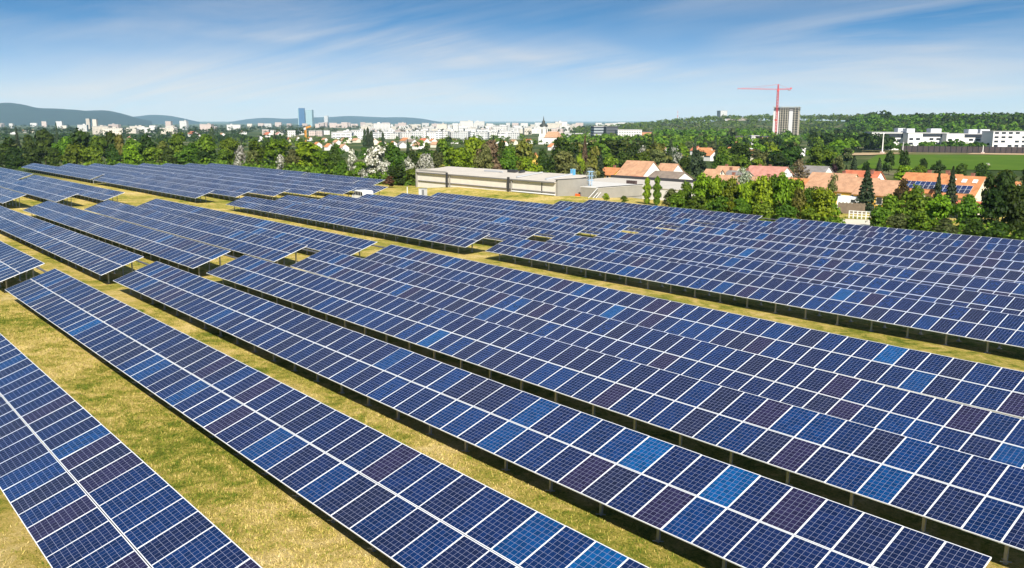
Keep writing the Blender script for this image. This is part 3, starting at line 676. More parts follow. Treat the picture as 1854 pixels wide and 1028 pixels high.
# blue frame ladder, blue tanks, orange barrier
lad = empty('ladder', (B.x, B.y, B.z)); tag(lad, 'pale blue cage ladder standing against the corner of the concrete hall', 'ladder')
mb = MB()
for x in (.25, .95): mb.tube([(x, WH - .3, -1.3), (x, WH - .3, 4.3)], .06, 6)
mb.build('stile', M_LBLUE, lad); mb = MB()
for k in range(15): mb.tube([(.25, WH - .3, -1 + k*.36), (.95, WH - .3, -1 + k*.36)], .03, 5)
mb.build('rung', M_LBLUE, lad)
mb = MB()
for z in (2.6, 3.4, 4.2):
    for q in range(8):
        a0, a1 = math.pi*2*q/8, math.pi*2*(q + 1)/8; mb.tube([(.6 + .62*math.cos(a0), WH - .3 + .62*math.sin(a0), z), (.6 + .62*math.cos(a1), WH - .3 + .62*math.sin(a1), z)], .035, 5)
mb.build('safety_cage', M_LBLUE, lad)
for k, x in enumerate((-2.2, -0.9)):
    tk = empty('tank', (B.x + x*.42 - 3.2, B.y + 7.5, B.z + H1 + 1.0)); tag(tk, ('left' if k == 0 else 'right') + ' one of two blue upright tanks on the hall roof', 'tank', 'blue tanks on the hall roof')
    mb = MB(); mb.lathe([(.22, 0), (.24, .03), (.24, 1.0), (.2, 1.08)], 16); mb.build('tank_body', M_BLUE, tk)
    mb = MB()
    for a in range(4): mb.box((.26*math.cos(a*1.571 + .78) - .025, .26*math.sin(a*1.571 + .78) - .025, -.2), (.26*math.cos(a*1.571 + .78) + .025, .26*math.sin(a*1.571 + .78) + .025, 1.18))
    mb.build('tank_frame', M_LBLUE, tk)
bar = empty('barrier', (B.x + .9, B.y + 4.1, B.z - 1.2)); tag(bar, 'small orange barrier board at the foot of the blue ladder', 'barrier')
mb = MB(); mb.box((-.6, -.03, .9), (.6, .03, 1.5)); mb.build('board', mat('orange_paint', (0.75, 0.12, 0.02), 0.5), bar); mb = MB(); mb.box((-.5, -.04, -.6), (-.44, .04, .9)); mb.box((.44, -.04, -.6), (.5, .04, .9)); mb.build('leg', M_GALV, bar)

# ------------------------------------------------------------------ van and electrical cabinet
def make_van(p, yaw):
    o = empty('van', p, yaw); tag(o, 'white crew van parked between the solar tables, front towards the left', 'van')
    prof = [(-2.45, .35), (2.3, .35), (2.42, .7), (2.42, 1.0), (1.65, 1.25), (1.05, 1.92), (.7, 2.0), (-2.2, 2.0), (-2.45, 1.8)]
    mb = MB(); n = len(prof); y0, y1 = -.92, .92
    P = [(x, y0, z) for x, z in prof] + [(x, y1, z) for x, z in prof]
    mb.poly(P, [tuple(range(n)), tuple(range(2*n - 1, n - 1, -1))] + [(k, k + n, (k + 1) % n + n, (k + 1) % n) for k in range(n)])
    wp = mat('van_white', (0.80, 0.80, 0.80), 0.3); bd = mb.build('body', wp, o)
    bv = bd.modifiers.new('bevel', 'BEVEL'); bv.width = .07; bv.segments = 2
    for s in (-1, 1):
        for x0, x1 in ((.62, 1.2), (-.35, .5), (-1.3, -.5), (-2.2, -1.45)):
            g = MB(); y = s*.925
            if x0 > .6: pts = [(x0, y, 1.2), (1.45, y, 1.22), (1.0, y, 1.78), (x0, y, 1.8)]
            else: pts = [(x0, y, 1.2), (x1, y, 1.2), (x1, y, 1.8), (x0, y, 1.8)]
            q = [(a, b + s*.012, c) for a, b, c in pts]; g.poly(pts + q, [(0, 1, 2, 3), (7, 6, 5, 4), (0, 4, 5, 1), (1, 5, 6, 2), (2, 6, 7, 3), (3, 7, 4, 0)]); g.build('side_window', M_PANE, o)
        hl = MB(); hl.box((2.40, s*.62 - .16, .72), (2.45, s*.62 + .16, .95)); hl.build('headlight', mat('lamp_glass', (.7, .7, .68), .2), o)
        for x in (1.55, -1.6):
            wl = MB(); wl.tube([(x, s*.74, .34), (x, s*.95, .34)], .34, 20); ty = wl.build('wheel', mat('rubber', (.015, .015, .015), .8), o)
            hb = MB(); hb.tube([(x, s*.951, .34), (x, s*.962, .34)], .19, 14); hb.build('rim', M_GALV, ty)
    ws = MB(); pts = [(1.68, -.78, 1.28), (1.68, .78, 1.28), (1.10, .78, 1.90), (1.10, -.78, 1.90)]; q = [(a + .03, b, c + .02) for a, b, c in pts]
    ws.poly(pts + q, [(3, 2, 1, 0), (4, 5, 6, 7), (0, 1, 5, 4), (1, 2, 6, 5), (2, 3, 7, 6), (3, 0, 4, 7)]); ws.build('windscreen', M_PANE, o)
    bp = MB(); bp.box((2.38, -.85, .36), (2.5, .85, .62)); bp.build('bumper', M_DARK, o)
    mr = MB(); mr.box((1.2, -1.12, 1.15), (1.3, -.94, 1.35)); mr.box((1.2, .94, 1.15), (1.3, 1.12, 1.35)); mr.build('mirror', M_DARK, o)
    return o
pv = fw(-126.6, 74.9, -CLEAR); make_van((pv.x, pv.y, gz(pv.x, pv.y)), rad(172))
pc = gp(766, 152)
cb = empty('utility_cabinet', pc, rad(20)); tag(cb, 'small grey electrical cabinet on a post by the grassy bank', 'cabinet')
mb = MB(); mb.box((-.62, -.4, .75), (.62, .4, 2.0)); mb.build('cabinet_box', mat('cabinet_grey', (0.50, 0.51, 0.52), 0.5), cb)
mb = MB(); mb.box((.05, -.43, .9), (.55, -.4, 1.85)); mb.build('door', mat('cabinet_door', (0.16, 0.17, 0.18), 0.5), cb)
mb = MB(); mb.box((-.68, -.46, 2.0), (.68, .46, 2.07)); mb.build('lid', M_GALV, cb); mb = MB(); mb.box((-.4, -.3, -.3), (.4, .3, .75)); mb.build('plinth', M_CONCD, cb)
pq = gp(737.5, 166); mk = empty('marker_post', pq); tag(mk, 'thin white marker post in the grass left of the concrete hall', 'post')
mb = MB(); mb.tube([(0, 0, -.3), (0, 0, 1.45)], .07, 8); mb.build('post', M_PIPEW, mk); mb = MB(); mb.tube([(0, 0, 1.45), (0, 0, 1.55)], .075, 8); mb.build('cap', M_DARK, mk)

# ------------------------------------------------------------------ village houses (ridge along the solar rows, gable ends to the right)
house(gp(1104, 236), 6.6, 5.6, 2.5, 1.6, W_YELLOW, R_ORANGE, 'yellow house with an orange tiled roof beside the silvery tree', wins=((-2.2, 1.7), (-.4, 1.7), (1.5, 1.7)), ewins=((0, 1.6),), chim=((1.2, .4),))
house(gp(1158, 226), 8.2, 9.0, 2.8, 3.5, W_WHITE, R_BEIGE, 'big barn like house with steep orange roof and plain white gable', wins=((-3.2, 1.6), (-1, 1.6), (2.2, 1.4, 2.0, 2.4)), chim=())
an = house(gp(1160, 214), 5.2, 3.0, 2.0, .9, W_BRICK, R_RED, 'low brick shed with red roof in front of the big white gabled barn', wins=((-1.2, 1.0),))
house(gp(1211, 246), 5.6, 6.0, 2.5, 2.3, W_WHITE, R_BEIGE, 'small white gabled house right behind the barn with the steep roof', wins=((-1.5, 1.6), (1.2, 1.6)))
house(gp(1212, 209), 8.2, 7.0, 2.8, 1.6, W_WHITE, R_BROWN, 'low white house with a shallow brown roof in front of the barn', wins=((-2.8, 1.5), (3.2, 1.5)), ewins=(), chim=())
add_window(bpy.data.objects[[o.name for o in COL.objects if o.get('label', '').startswith('low white house with a shallow')][0]], 0.3, -3.62, 1.2, 2.0, 2.2, 'S', True)
house(gp(1292, 225), 4.4, 4.8, 2.4, 1.8, W_CREAM, R_BEIGE, 'cream house with a small gable behind the bright hedge trees', ewins=((0, 1.6), (0, 3.6, .8, 1.2)))
house(gp(1318, 232), 6.0, 6.6, 2.5, 2.2, W_CREAM, R_BEIGE, 'house with pale tiled roof left of the grey roofed one', chim=((-1, .6),))
house(gp(1336, 224), 5.6, 5.4, 2.5, 1.4, W_CREAM, R_GREY, 'house with low dark grey roof and skylight, left of the pink roof', chim=((-2.4, .2), (2.3, .3)))
house(gp(1390, 232), 10.5, 7.4, 2.5, 2.2, W_WHITE, R_PINK, 'house with a long pink tiled roof and broad white gable', chim=((-3, .8), (0, .8)), ewins=((-1.5, 1.6), (1.2, 1.6)))
house(gp(1360, 196), 19, 6.0, 2.2, 1.8, W_CREAM, R_BEIGE, 'long low house with pale orange roof behind the bright hedge trees', yaw=2, chim=((-5, .3), (4, .3)), wins=((-4, 1.5), (0, 1.5), (4, 1.5)))
house(gp(1474, 233), 7.5, 7.4, 2.4, 2.4, W_WHITE, R_GREY, 'white gabled house with a grey roof behind the sparse brown tree')
house(gp(1452, 190), 7.4, 6.0, 2.1, 1.8, W_CREAM, R_ORANGE, 'low house with bright orange roof beneath the sparse brown tree', yaw=2)
house(gp(1508, 196), 10, 7.6, 2.4, 2.4, W_CREAM, R_BEIGE, 'house with orange roof rising behind the long yellow farmhouse', chim=((2.0, .5),))
house(gp(1560, 203), 8, 7, 2.6, 2.4, W_WHITE, R_RED, 'white gabled house with dish aerial behind the dark spruce', chim=((2.5, -.8),))
farm = house(gp(1528, 178), 13.5, 8.8, 2.5, 2.5, W_YELLOW, R_BEIGE, 'long yellow farmhouse under a weathered orange roof, left half', wins=((-6, 1.4), (-3.6, 1.4), (1.0, 1.4), (4, 1.4)), yaw=3)
house(gp(1594, 168), 7.2, 8.2, 2.5, 2.45, W_YELLOW, R_BEIGE, 'right wing of the long farmhouse with a pale stone gable edge', wins=((-2.2, 1.4, 1.2, 1.4), (1.5, 1.4, 1.2, 1.4)), yaw=3)
sol = house(gp(1686, 174), 10.5, 9.6, 2.6, 3.3, W_CREAM, R_ORANGE, 'bright orange roofed house with solar panels, left half by the copper tree', chim=((-1, .4), (2.5, .3)), yaw=3)
sol2 = house(gp(1741, 164), 7.0, 9.8, 2.6, 3.4, W_CREAM, R_ORANGE, 'bright orange roof with three skylights and solar panels right of the spruce', chim=((-2.8, .5), (1.3, .4)), yaw=3)
def roof_solar(o, L, W, wh, rh, x0, x1, t0, t1, nx, ny, cat_label):
    a = math.atan(rh/(W/2)); sl = math.hypot(W/2, rh); mb = MB()
    M = Matrix.Translation((0, -W/2, wh)) @ Matrix.Rotation(a, 4, 'X')
    for i in range(nx):
        for j in range(ny):
            px, py = x0 + (x1 - x0)*(i + .5)/nx, (t0 + (t1 - t0)*(j + .5)/ny)*sl
            S = M @ Matrix.Translation((px, py, .30)) @ Matrix.Diagonal(((x1 - x0)/nx/1.0*0.99, (t1 - t0)*sl/ny/1.6*1.0, 1, 1)); panel_geo(mb, S)
    r = [c for c in o.children if c.name.startswith('roof')][0]
    mb.build('solar_panel', [M_ALU, M_CELLI, M_BACK], r)
roof_solar(sol, 10.5, 9.6, 2.6, 3.3, -4.2, 3.6, .12, .52, 8, 2, ''); roof_solar(sol2, 7.0, 9.8, 2.6, 3.4, -3.2, 2.6, .12, .50, 6, 2, '')
r2 = [c for c in sol2.children if c.name.startswith('roof')][0]
for x in (-1.4, .5, 2.4):
    M = Matrix.Translation((0, -4.9, 2.6)) @ Matrix.Rotation(math.atan(3.4/4.9), 4, 'X'); mb = MB(); mb.box((x - .4, 3.9, .17), (x + .4, 4.9, .30), 0, M); mb.build('skylight', W_WHITE, r2)
house(gp(1738, 149), 6.0, 3.6, 1.6, 1.0, W_CREAM, R_RED, 'low red roofed lean to in front of the roof with skylights', yaw=3, wins=((-1.5, 1.1),))
house(gp(1812, 178), 6, 6, 2.4, 1.8, W_WHITE, R_ORANGE, 'orange roofed house almost hidden among the dark trees at the right edge')
# paddock: sand, white rail fence, board fence, trailer
M_SAND = mat('pale_sand', (0.62, 0.55, 0.43), 0.95, 0, 0.10, 0.8)
sheet('sand_paddock', [gp(1505, 121), gp(1573, 121), gp(1582, 136), gp(1512, 136)], M_SAND, 0.02)
def rail_fence(p, q, n, label, hgt=1.25):
    o = empty('rail_fence', p); tag(o, label, 'fence'); d = Vector(q) - Vector(p)
    for k in range(n + 1):
        s = d*k/n; z = gz(p[0] + s.x, p[1] + s.y) - p[2]; mb = MB(); mb.box((s.x - .07, s.y - .07, z - .2), (s.x + .07, s.y + .07, z + hgt)); mb.build('post', W_WHITE, o)
    for hh in (.4, .8, 1.18):
        mb = MB(); pts = [(d.x*k/n, d.y*k/n, gz(p[0] + d.x*k/n, p[1] + d.y*k/n) - p[2] + hh) for k in range(n + 1)]; mb.tube(pts, .06, 5); mb.build('rail', W_WHITE, o)
rail_fence(gp(1537, 139), gp(1575, 137), 5, 'white three rail fence along the sandy paddock')
bf = empty('board_fence', gp(1541, 149)); tag(bf, 'weathered grey board fence between the paddock and the farmhouse', 'fence')
a, b = gp(1517, 150), gp(1566, 148); d = b - a; mb = MB()
for k in range(28):
    q = a + d*k/28 - bf.location; z = gz(a.x + d.x*k/28, a.y + d.y*k/28) - bf.location.z
    mb.box((-.09, -.02, z - .3), (.09, .02, z + 1.9 + .08*math.sin(k*1.7)), 0, Matrix.Translation((q.x, q.y, 0)) @ Matrix.Rotation(math.atan2(d.y, d.x), 4, 'Z'))
mb.build('boards', M_WOOD, bf)
mb = MB(); mb.tube([a - bf.location + Vector((.1, .1, .6)), b - bf.location + Vector((.1, .1, .6))], .06, 5); mb.tube([a - bf.location + Vector((.1, .1, 1.5)), b - bf.location + Vector((.1, .1, 1.5))], .06, 5); mb.build('rail', M_WOOD, bf)
tr = empty('caravan', gp(1538, 158), rad(4)); tag(tr, 'white box caravan parked between the board fence and the yellow farmhouse', 'caravan')
mb = MB(); prof = [(-1.9, .5), (1.9, .5), (2.1, 1.2), (1.9, 2.5), (-1.8, 2.6), (-2.0, 1.4)]; n = 6
P = [(x, -1.05, z) for x, z in prof] + [(x, 1.05, z) for x, z in prof]; mb.poly(P, [tuple(range(n)), tuple(range(2*n - 1, n - 1, -1))] + [(k, k + n, (k + 1) % n + n, (k + 1) % n) for k in range(n)]); mb.build('body', mat('caravan_white', (.78, .80, .82), .4), tr)
mb = MB(); mb.box((.6, -1.075, 1.55), (1.4, -1.052, 2.1)); mb.build('window', M_PANE, tr); mb = MB(); mb.tube([(0, -1.0, .33), (0, -.8, .33)], .33, 14); mb.build('wheel', mat('rubber', (.015, .015, .015), .8), tr); mb = MB(); mb.tube([(0, .8, .33), (0, 1.0, .33)], .33, 14); mb.build('wheel', mat('rubber', (.015, .015, .015), .8), tr)

# ------------------------------------------------------------------ the green field and tracks
def crop_mat(name, a, b, sc=0.05):
    m = bpy.data.materials.new(name); m.use_nodes = True; t = m.node_tree; p = t.nodes['Principled BSDF']; g = t.nodes.new('ShaderNodeNewGeometry')
    mp = t.nodes.new('ShaderNodeMapping'); mp.inputs['Rotation'].default_value = (0, 0, rad(38)); mp.inputs['Scale'].default_value = (.25, 1.6, 1); t.links.new(g.outputs['Position'], mp.inputs[0])
    f = math_(t, 'ADD', math_(t, 'MULTIPLY', noise_(t, g.outputs['Position'], sc, 5), .5), math_(t, 'MULTIPLY', noise_(t, mp.outputs[0], .5, 3), .5))
    t.links.new(ramp_(t, f, [(.38, a), (.64, b)]), p.inputs['Base Color']); p.inputs['Roughness'].default_value = 1; p.inputs['Specular IOR Level'].default_value = .05; return m
M_CROP = crop_mat('young_crop', (0.055, 0.115, 0.008), (0.095, 0.155, 0.014)); M_STUB = crop_mat('stubble', (0.10, 0.115, 0.035), (0.20, 0.17, 0.08)); M_EARTH = crop_mat('bare_earth', (0.36, 0.25, 0.14), (0.50, 0.37, 0.22))
def band(name, pts, m, dz, n=20): return sheet(name, [gp(u, D) for u, D in pts], m, dz, n)
band('crop_field', [(1545, 330), (1990, 318), (1990, 515), (1590, 520)], M_CROP, 0.30)
band('meadow', [(1560, 524), (1990, 519), (1990, 640), (1560, 640)], M_STUB, 0.30)
band('bare_earth', [(1528, 500), (1575, 505), (1660, 560), (1520, 545)], M_EARTH, 0.45)
band('bare_earth', [(1750, 530), (1990, 500), (1990, 545), (1760, 556)], M_EARTH, 0.45)
band('bare_earth', [(1494, 600), (1528, 600), (1528, 680), (1494, 680)], M_EARTH, 0.45)
# worn tracks between the blocks
M_TRACK = mat('worn_earth', (0.40, 0.29, 0.16), 0.95, 0, 0.22, 0.9, bump=0.3)
def fsheet(name, x0, y0, x1, y1, m, dz): return sheet(name, [fw(x0, y0), fw(x1, y0), fw(x1, y1), fw(x0, y1)], m, dz, 24)

# ------------------------------------------------------------------ tower under construction and its crane
pt_ = gp(1421, 1500)
site = empty('tower_under_construction', pt_, rad(YAW) + rad(-24)); tag(site, 'unfinished concrete high rise with open floors beside the red tower crane', 'high rise')
M_SLAB = mat('raw_concrete', (0.40, 0.36, 0.28), 0.9, 0, 0.15, 0.3); M_CORE = mat('core_wall_pale', (0.52, 0.51, 0.50), 0.9, 0, 0.05, 0.1); M_INT = mat('shaded_interior', (0.05, 0.045, 0.04), 0.9)
zt = z_at(pt_, 194) - pt_.z; SW, SD, NF = 41.0, 20.0, 17; fh = zt/NF
mb = MB(); mb.box((-SW/2 + 2.5, 3.0, -2), (SW/2 - 2.5, SD - 3, zt - fh*.3)); mb.build('interior_shade_block', M_INT, site)  # near-black block: the shade inside the open floors, put into its colour
for k in range(NF + 1):
    e = 1.4 if k >= NF - 1 else 0.0
    mb = MB(); mb.box((-SW/2 - e, -e, k*fh - .28), (SW/2 + e, SD + e, k*fh + .28)); mb.build('floor_slab', M_SLAB, site)
for s_, x, y in [('', x, y) for x in (-SW/2 + .6, -9.2, -5.2, -1.2, 2.5, 14.4, SW/2 - .6) for y in (.5, SD - .5)] + [('', x, y) for x in (-SW/2 + .6, SW/2 - .6) for y in (5.2, 10, 14.8)]:
    mb = MB()
    for k in range(NF): mb.box((x - .4, y - .4, k*fh + .282), (x + .4, y + .4, (k + 1)*fh - .282))
    mb.build('column', M_SLAB, site)
for x0, x1 in ((-SW/2 - .3, -11.5), (4.8, 11.0)):
    mb = MB(); mb.box((x0, -.9, -2), (x1, -.31, zt - fh*2.2)); mb.build('core_wall', M_CORE, site)
    mb = MB(); mb.box((x0 + .4, -1.0, zt - fh*2.15), (x1 - .2, -.35, zt - fh*.9)); mb.build('climbing_formwork', mat('formwork_grey', (.17, .16, .17), .8), site)
mb = MB(); mb.box((-18.5, -.95, zt*.55), (-14.8, -.905, zt*.61)); mb.build('banner', mat('banner_red', (.6, .14, .08), .7), site)
mb = MB()
for k in range(22): mb.box((-SW/2 - 1.2 + k*2.02, -1.3, zt + .3), (-SW/2 - 1.12 + k*2.02, -1.22, zt + 1.9))
mb.box((-SW/2 - 1.3, -1.32, zt + 1.0), (SW/2 + 1.3, -1.25, zt + 1.12)); mb.box((-SW/2 - 1.3, -1.32, zt + 1.8), (SW/2 + 1.3, -1.25, zt + 1.9)); mb.build('edge_guard_rail', mat('timber', (.45, .33, .15), .8), site)
M_CRED = mat('crane_red', (0.62, 0.055, 0.05), 0.55); M_CPINK = mat('crane_jib_red', (0.66, 0.10, 0.09), 0.55)
pcr = gp(1404, 1466); crane = empty('tower_crane', pcr, rad(YAW)); tag(crane, 'tall red tower crane standing in front of the unfinished high rise', 'crane')
zj = z_at(pcr, 161.5) - pcr.z; za = z_at(pcr, 152.5) - pcr.z
def lattice(mb, p, q, w, n, chord, brace, up=Vector((0, 0, 1))):
    p, q = Vector(p), Vector(q); d = (q - p).normalized(); a = d.cross(up if abs(d.z) < .9 else Vector((1, 0, 0))).normalized(); b = d.cross(a)
    cs = [(a*i + b*j)*w/2 for i, j in ((1, 1), (1, -1), (-1, -1), (-1, 1))]
    for c in cs: mb.tube([p + c, q + c], chord, 4)
    for k in range(n):
        s0, s1 = p + (q - p)*k/n, p + (q - p)*(k + 1)/n
        for m in range(4): c0, c1 = (cs[m], cs[(m + 1) % 4]) if k % 2 == 0 else (cs[(m + 1) % 4], cs[m]); mb.tube([s0 + c0, s1 + c1], brace, 4, cap=False)
mb = MB(); lattice(mb, (0, 0, -2), (0, 0, zj - 1), 2.4, 34, .34, .20); mb.build('mast', M_CRED, crane)
mb = MB(); lattice(mb, (0, 0, zj - .5), (0, 0, za), 1.5, 5, .32, .18); mb.build('tower_head', M_CRED, crane)
mb = MB(); lattice(mb, (-1, 0, zj), (-67, 0, zj + 1.2), 1.3, 34, .16, .10); mb.build('jib', M_CPINK, crane)
mb = MB(); lattice(mb, (1, 0, zj), (22, 0, zj + .6), 1.4, 11, .22, .14); mb.build('counter_jib', M_CRED, crane)
mb = MB(); mb.box((16.5, -1.1, zj - 2.2), (20.5, 1.1, zj - .8)); mb.build('counterweight', mat('counterweight', (.25, .22, .22), .8), crane)
mb = MB(); mb.box((19.5, -1, zj + 1.0), (22.5, 1, zj + 2.6)); mb.build('winch', M_CRED, crane)
mb = MB(); mb.box((-1.6, -1.8, zj - 3.4), (1.6, 1.6, zj - .7)); mb.build('operator_cab', M_CRED, crane)
mb = MB(); mb.tube([(0, 0, za), (-38, 0, zj + 1.3)], .10, 4); mb.tube([(0, 0, za), (-62, 0, zj + 1.7)], .10, 4); mb.tube([(0, 0, za), (19, 0, zj + 1.1)], .12, 4); mb.build('tie_rope', M_CPINK, crane)
# a small yellow crane in the left distance
pyc = gp(554, 1080); yc = empty('tower_crane', pyc, rad(YAW)); tag(yc, 'small orange yellow crane with a stubby boom left of the town houses', 'crane'); M_CY = mat('crane_yellow', (.60, .27, .03), .6)
zy = z_at(pyc, 230) - pyc.z
mb = MB(); lattice(mb, (0, 0, -1), (0, 0, zy - 2), 1.4, 12, .36, .22); mb.build('mast', M_CY, yc); mb = MB(); mb.box((-2.0, -1.2, zy - 3.2), (.8, 1.2, zy - .6)); mb.build('operator_cab', W_GREY, yc)
mb = MB(); lattice(mb, (0, 0, zy - 1.2), (6.8, 0, zy + 1.0), 1.5, 5, .4, .3); mb.build('boom', M_CY, yc)

# ------------------------------------------------------------------ church
pch = gp(984, 880); ch = empty('church', pch, rad(YAW) + rad(-32)); tag(ch, 'white baroque church tower with a dark onion spire above the trees', 'church')
hb = z_at(pch, 229) - pch.z; ht = z_at(pch, 209.5) - pch.z; M_COP = mat('dark_copper', (.035, .04, .035), .6)
mb = MB(); mb.box((-3.7, -3.7, -2), (3.7, 3.7, hb*.42)); mb.box((-3.1, -3.1, hb*.42), (3.1, 3.1, hb)); mb.box((-3.5, -3.5, hb*.93), (3.5, 3.5, hb*.97)); mb.box((-4.0, -4.0, hb*.40), (4.0, 4.0, hb*.43)); mb.build('tower', W_WHITE, ch)
for a in range(4):
    M = Matrix.Rotation(a*math.pi/2, 4, 'Z'); mb = MB(); mb.box((-.7, -3.16, hb*.60), (.7, -3.08, hb*.86), 0, M); mb.build('belfry_window', mat('belfry_dark', (.10, .085, .07), .8), ch)
q = ht - hb; mb = MB(); mb.lathe([(3.9, hb), (4.3, hb + q*.06), (3.9, hb + q*.16), (2.2, hb + q*.27), (1.3, hb + q*.33), (1.7, hb + q*.44), (1.5, hb + q*.5), (.75, hb + q*.57), (.5, hb + q*.68), (.18, hb + q*.92), (.05, ht)], 12); mb.build('spire', M_COP, ch, True)
mb = MB(); mb.box((3.2, -4.5, -2), (18, 6, 7)); mb.build('nave', W_WHITE, ch)
mb = MB(); mb.poly([(3.3, -5, 6.8), (18.5, -5, 6.8), (18.5, 6.5, 6.8), (3.3, 6.5, 6.8), (4.2, .75, 12.5), (16.5, .75, 12.5)], [(0, 1, 5, 4), (2, 3, 4, 5), (1, 2, 5), (3, 0, 4), (3, 2, 1, 0)]); mb.build('nave_roof', R_BEIGE, ch)

# ------------------------------------------------------------------ larger buildings that can be told apart
def tower_box(name, label, cat, u, D, wpx, vtop, dep, wallm, roofm, yaw, extra=None, group=None):
    o = block(u, D, wpx, vtop, dep, wallm, label, roofm, yaw, False, name, cat, group); return o
G_BLUE = wall_windows('blue_glass', (0.035, 0.13, 0.27), (0.015, 0.055, 0.13), 2.5, 4.0, .55, .7); G_PALE = wall_windows('pale_glass', (0.30, 0.42, 0.44), (0.20, 0.31, 0.35), 9, 12, .6, .6)
G_OFF = wall_windows('office_glass', (0.32, 0.36, 0.38), (0.03, 0.04, 0.05), 40, 3.6, .98, .62); G_DARK = wall_windows('office_dark_glass', (0.07, 0.08, 0.09), (0.02, 0.025, 0.03), 30, 3.6, .97, .6)
tower_box('glass_tower', 'taller deep blue glass tower on the hazy skyline at the left', 'tower', 547, 5200, 10.5, 195.2, 30, G_BLUE, None, 8)
tower_box('glass_tower', 'paler greenish glass tower joined to the right of the blue one', 'tower', 559.5, 5260, 12.5, 198.6, 32, G_PALE, None, -6)
tower_box('glass_tower', 'narrow pale edge tower against the left side of the blue glass tower', 'tower', 541.6, 5290, 2.6, 196, 20, G_PALE, None, 8)
tower_box('office_tower', 'small grey distant tower right of the twin glass towers', 'tower', 590.5, 6200, 6.5, 209.2, 25, C_GREY, None, 0)
of1 = block(1087, 1150, 24, 228, 22, G_OFF, 'glass office block with pale floor bands, left of the dark glass one', M_ROOFGREY, 6, False, 'office_building', 'office')
of2 = block(1108, 1135, 21, 228.5, 22, G_DARK, 'dark glass office block stepping out over its lower floors', M_ROOFDARK, 6, False, 'office_building', 'office')
block(1090, 1100, 30, 242.5, 18, G_OFF, 'low grey podium in front of the glass offices', M_ROOFGREY, 6, False, 'office_building', 'office')
block(1140, 1120, 44, 234.5, 30, C_WHITE, 'white hall building with flat roof right of the dark glass office', M_ROOFGREY, 3, False, 'hall_building', 'hall')
block(1172, 1150, 22, 238, 20, W_BRICK, 'low brown red building at the end of the white hall', M_ROOFDARK, 3, False, 'hall_building', 'hall')
block(1045, 1000, 46, 241, 14, C_GREY, 'long low pale grey building between church and glass offices', M_ROOFGREY, 2, False, 'hall_building', 'hall')
block(1310, 2600, 13, 200, 26, C_GREY, 'lone grey block on the wooded hill left of the red crane', M_ROOFGREY, 10, False)
block(1333, 2700, 45, 212, 26, C_PINK, 'long pale pink block beyond the wooded hill, left of the high rise', M_ROOFGREY, 0, False)
msp = gp(1226.5, 2900); ms = empty('radio_mast', msp); tag(ms, 'thin red and white radio mast on the wooded hilltop', 'mast'); zm = z_at(msp, 200.5) - msp.z
for k in range(6):
    mb = MB(); mb.tube([(0, 0, zm*k/6), (0, 0, zm*(k + 1)/6)], 1.1 - .12*k, 6); mb.build('mast_section', M_CRED if k % 2 else W_WHITE, ms)
block(1341, 800, 20, 246.5, 12, W_BRICK, 'left of two orange brick blocks with dark flat roofs below the high rise', M_ROOFDARK, -20, False)
block(1387, 815, 18, 246.5, 12, W_BRICK, 'right of two orange brick blocks with dark flat roofs below the high rise', M_ROOFDARK, 12, False)
block(1367, 830, 14, 245, 12, W_GREY, 'small grey block between the two orange brick ones', M_ROOFGREY, 0, False)
# white terraces behind the village
for k in range(7):
    u = 1352 + k*16.2; block(u, 520 - k*4, 16.4, 268.0 + (k % 2)*.9, 9, W_WHITE, 'white flat roofed terrace house, %s in its row behind the village' % ('first at the left', 'second', 'third', 'fourth in the middle', 'fifth', 'sixth', 'last at the right')[k], mat('pale_roof', (.68, .66, .62), .9), 2, False, 'terrace_house', 'house', 'white terrace behind the village', .5)
# school block and white hotel at the right edge
def storey_building(u0, u1, D, vtop, dep, label, floors, yaw, pent, group=None, dark_top=True):
    p = gp((u0 + u1)/2, D); W = (u1 - u0)/FPX*zc_of(p); h = z_at(p, vtop) - p.z
    o = empty('storey_building', p, rad(YAW) + rad(yaw)); tag(o, label, 'building', group); fh = h/floors
    mb = MB(); mb.box((-W/2, 0, -3), (W/2, dep, h - .5)); mb.build('wall', W_WHITE, o); mb = MB(); mb.box((-W/2 - .2, -.2, h - .5), (W/2 + .2, dep + .2, h)); ro = mb.build('roof', M_ROOFGREY, o)
    n = max(3, int(W/4.2))
    for f in range(floors):
        if dark_top and f == floors - 1:
            mb = MB(); mb.box((-W/2 + W*.36, -.06, h - fh*.92), (W/2 - .3, -.005, h - fh*.22)); mb.build('window_band', M_PANE, o); continue
        for k in range(n):
            if (k*7 + f*3) % 5 == 0: continue
            x = -W/2 + W*(k + .5)/n; mb = MB(); mb.box((x - W/n*.3, -.06, f*fh + fh*.35), (x + W/n*.3, -.005, f*fh + fh*.85)); mb.build('window', M_PANE, o)
    for x0, x1 in pent:
        mb = MB(); mb.box((-W/2 + W*x0, dep*.3, h), (-W/2 + W*x1, dep*.8, h + 2.8)); mb.build('roof_hut', mat('hut_grey', (.52, .53, .56), .5), ro)
    return o
storey_building(1577, 1641, 640, 239.0, 16, 'left wing of the long white school with roof huts', 3, -4, ((.78, .98),), 'white school wings')
storey_building(1643, 1714, 628, 240.0, 16, 'middle wing of the long white school with roof huts', 4, -4, ((.02, .22), (.62, .88)), 'white school wings')
storey_building(1713, 1799, 618, 241.5, 16, 'right wing of the long white school with roof huts', 4, -4, ((.50, .68), (.74, .93)), 'white school wings')
storey_building(1798, 1880, 590, 237.5, 20, 'white four storey block with scattered windows at the right edge', 5, -8, (), None, False)
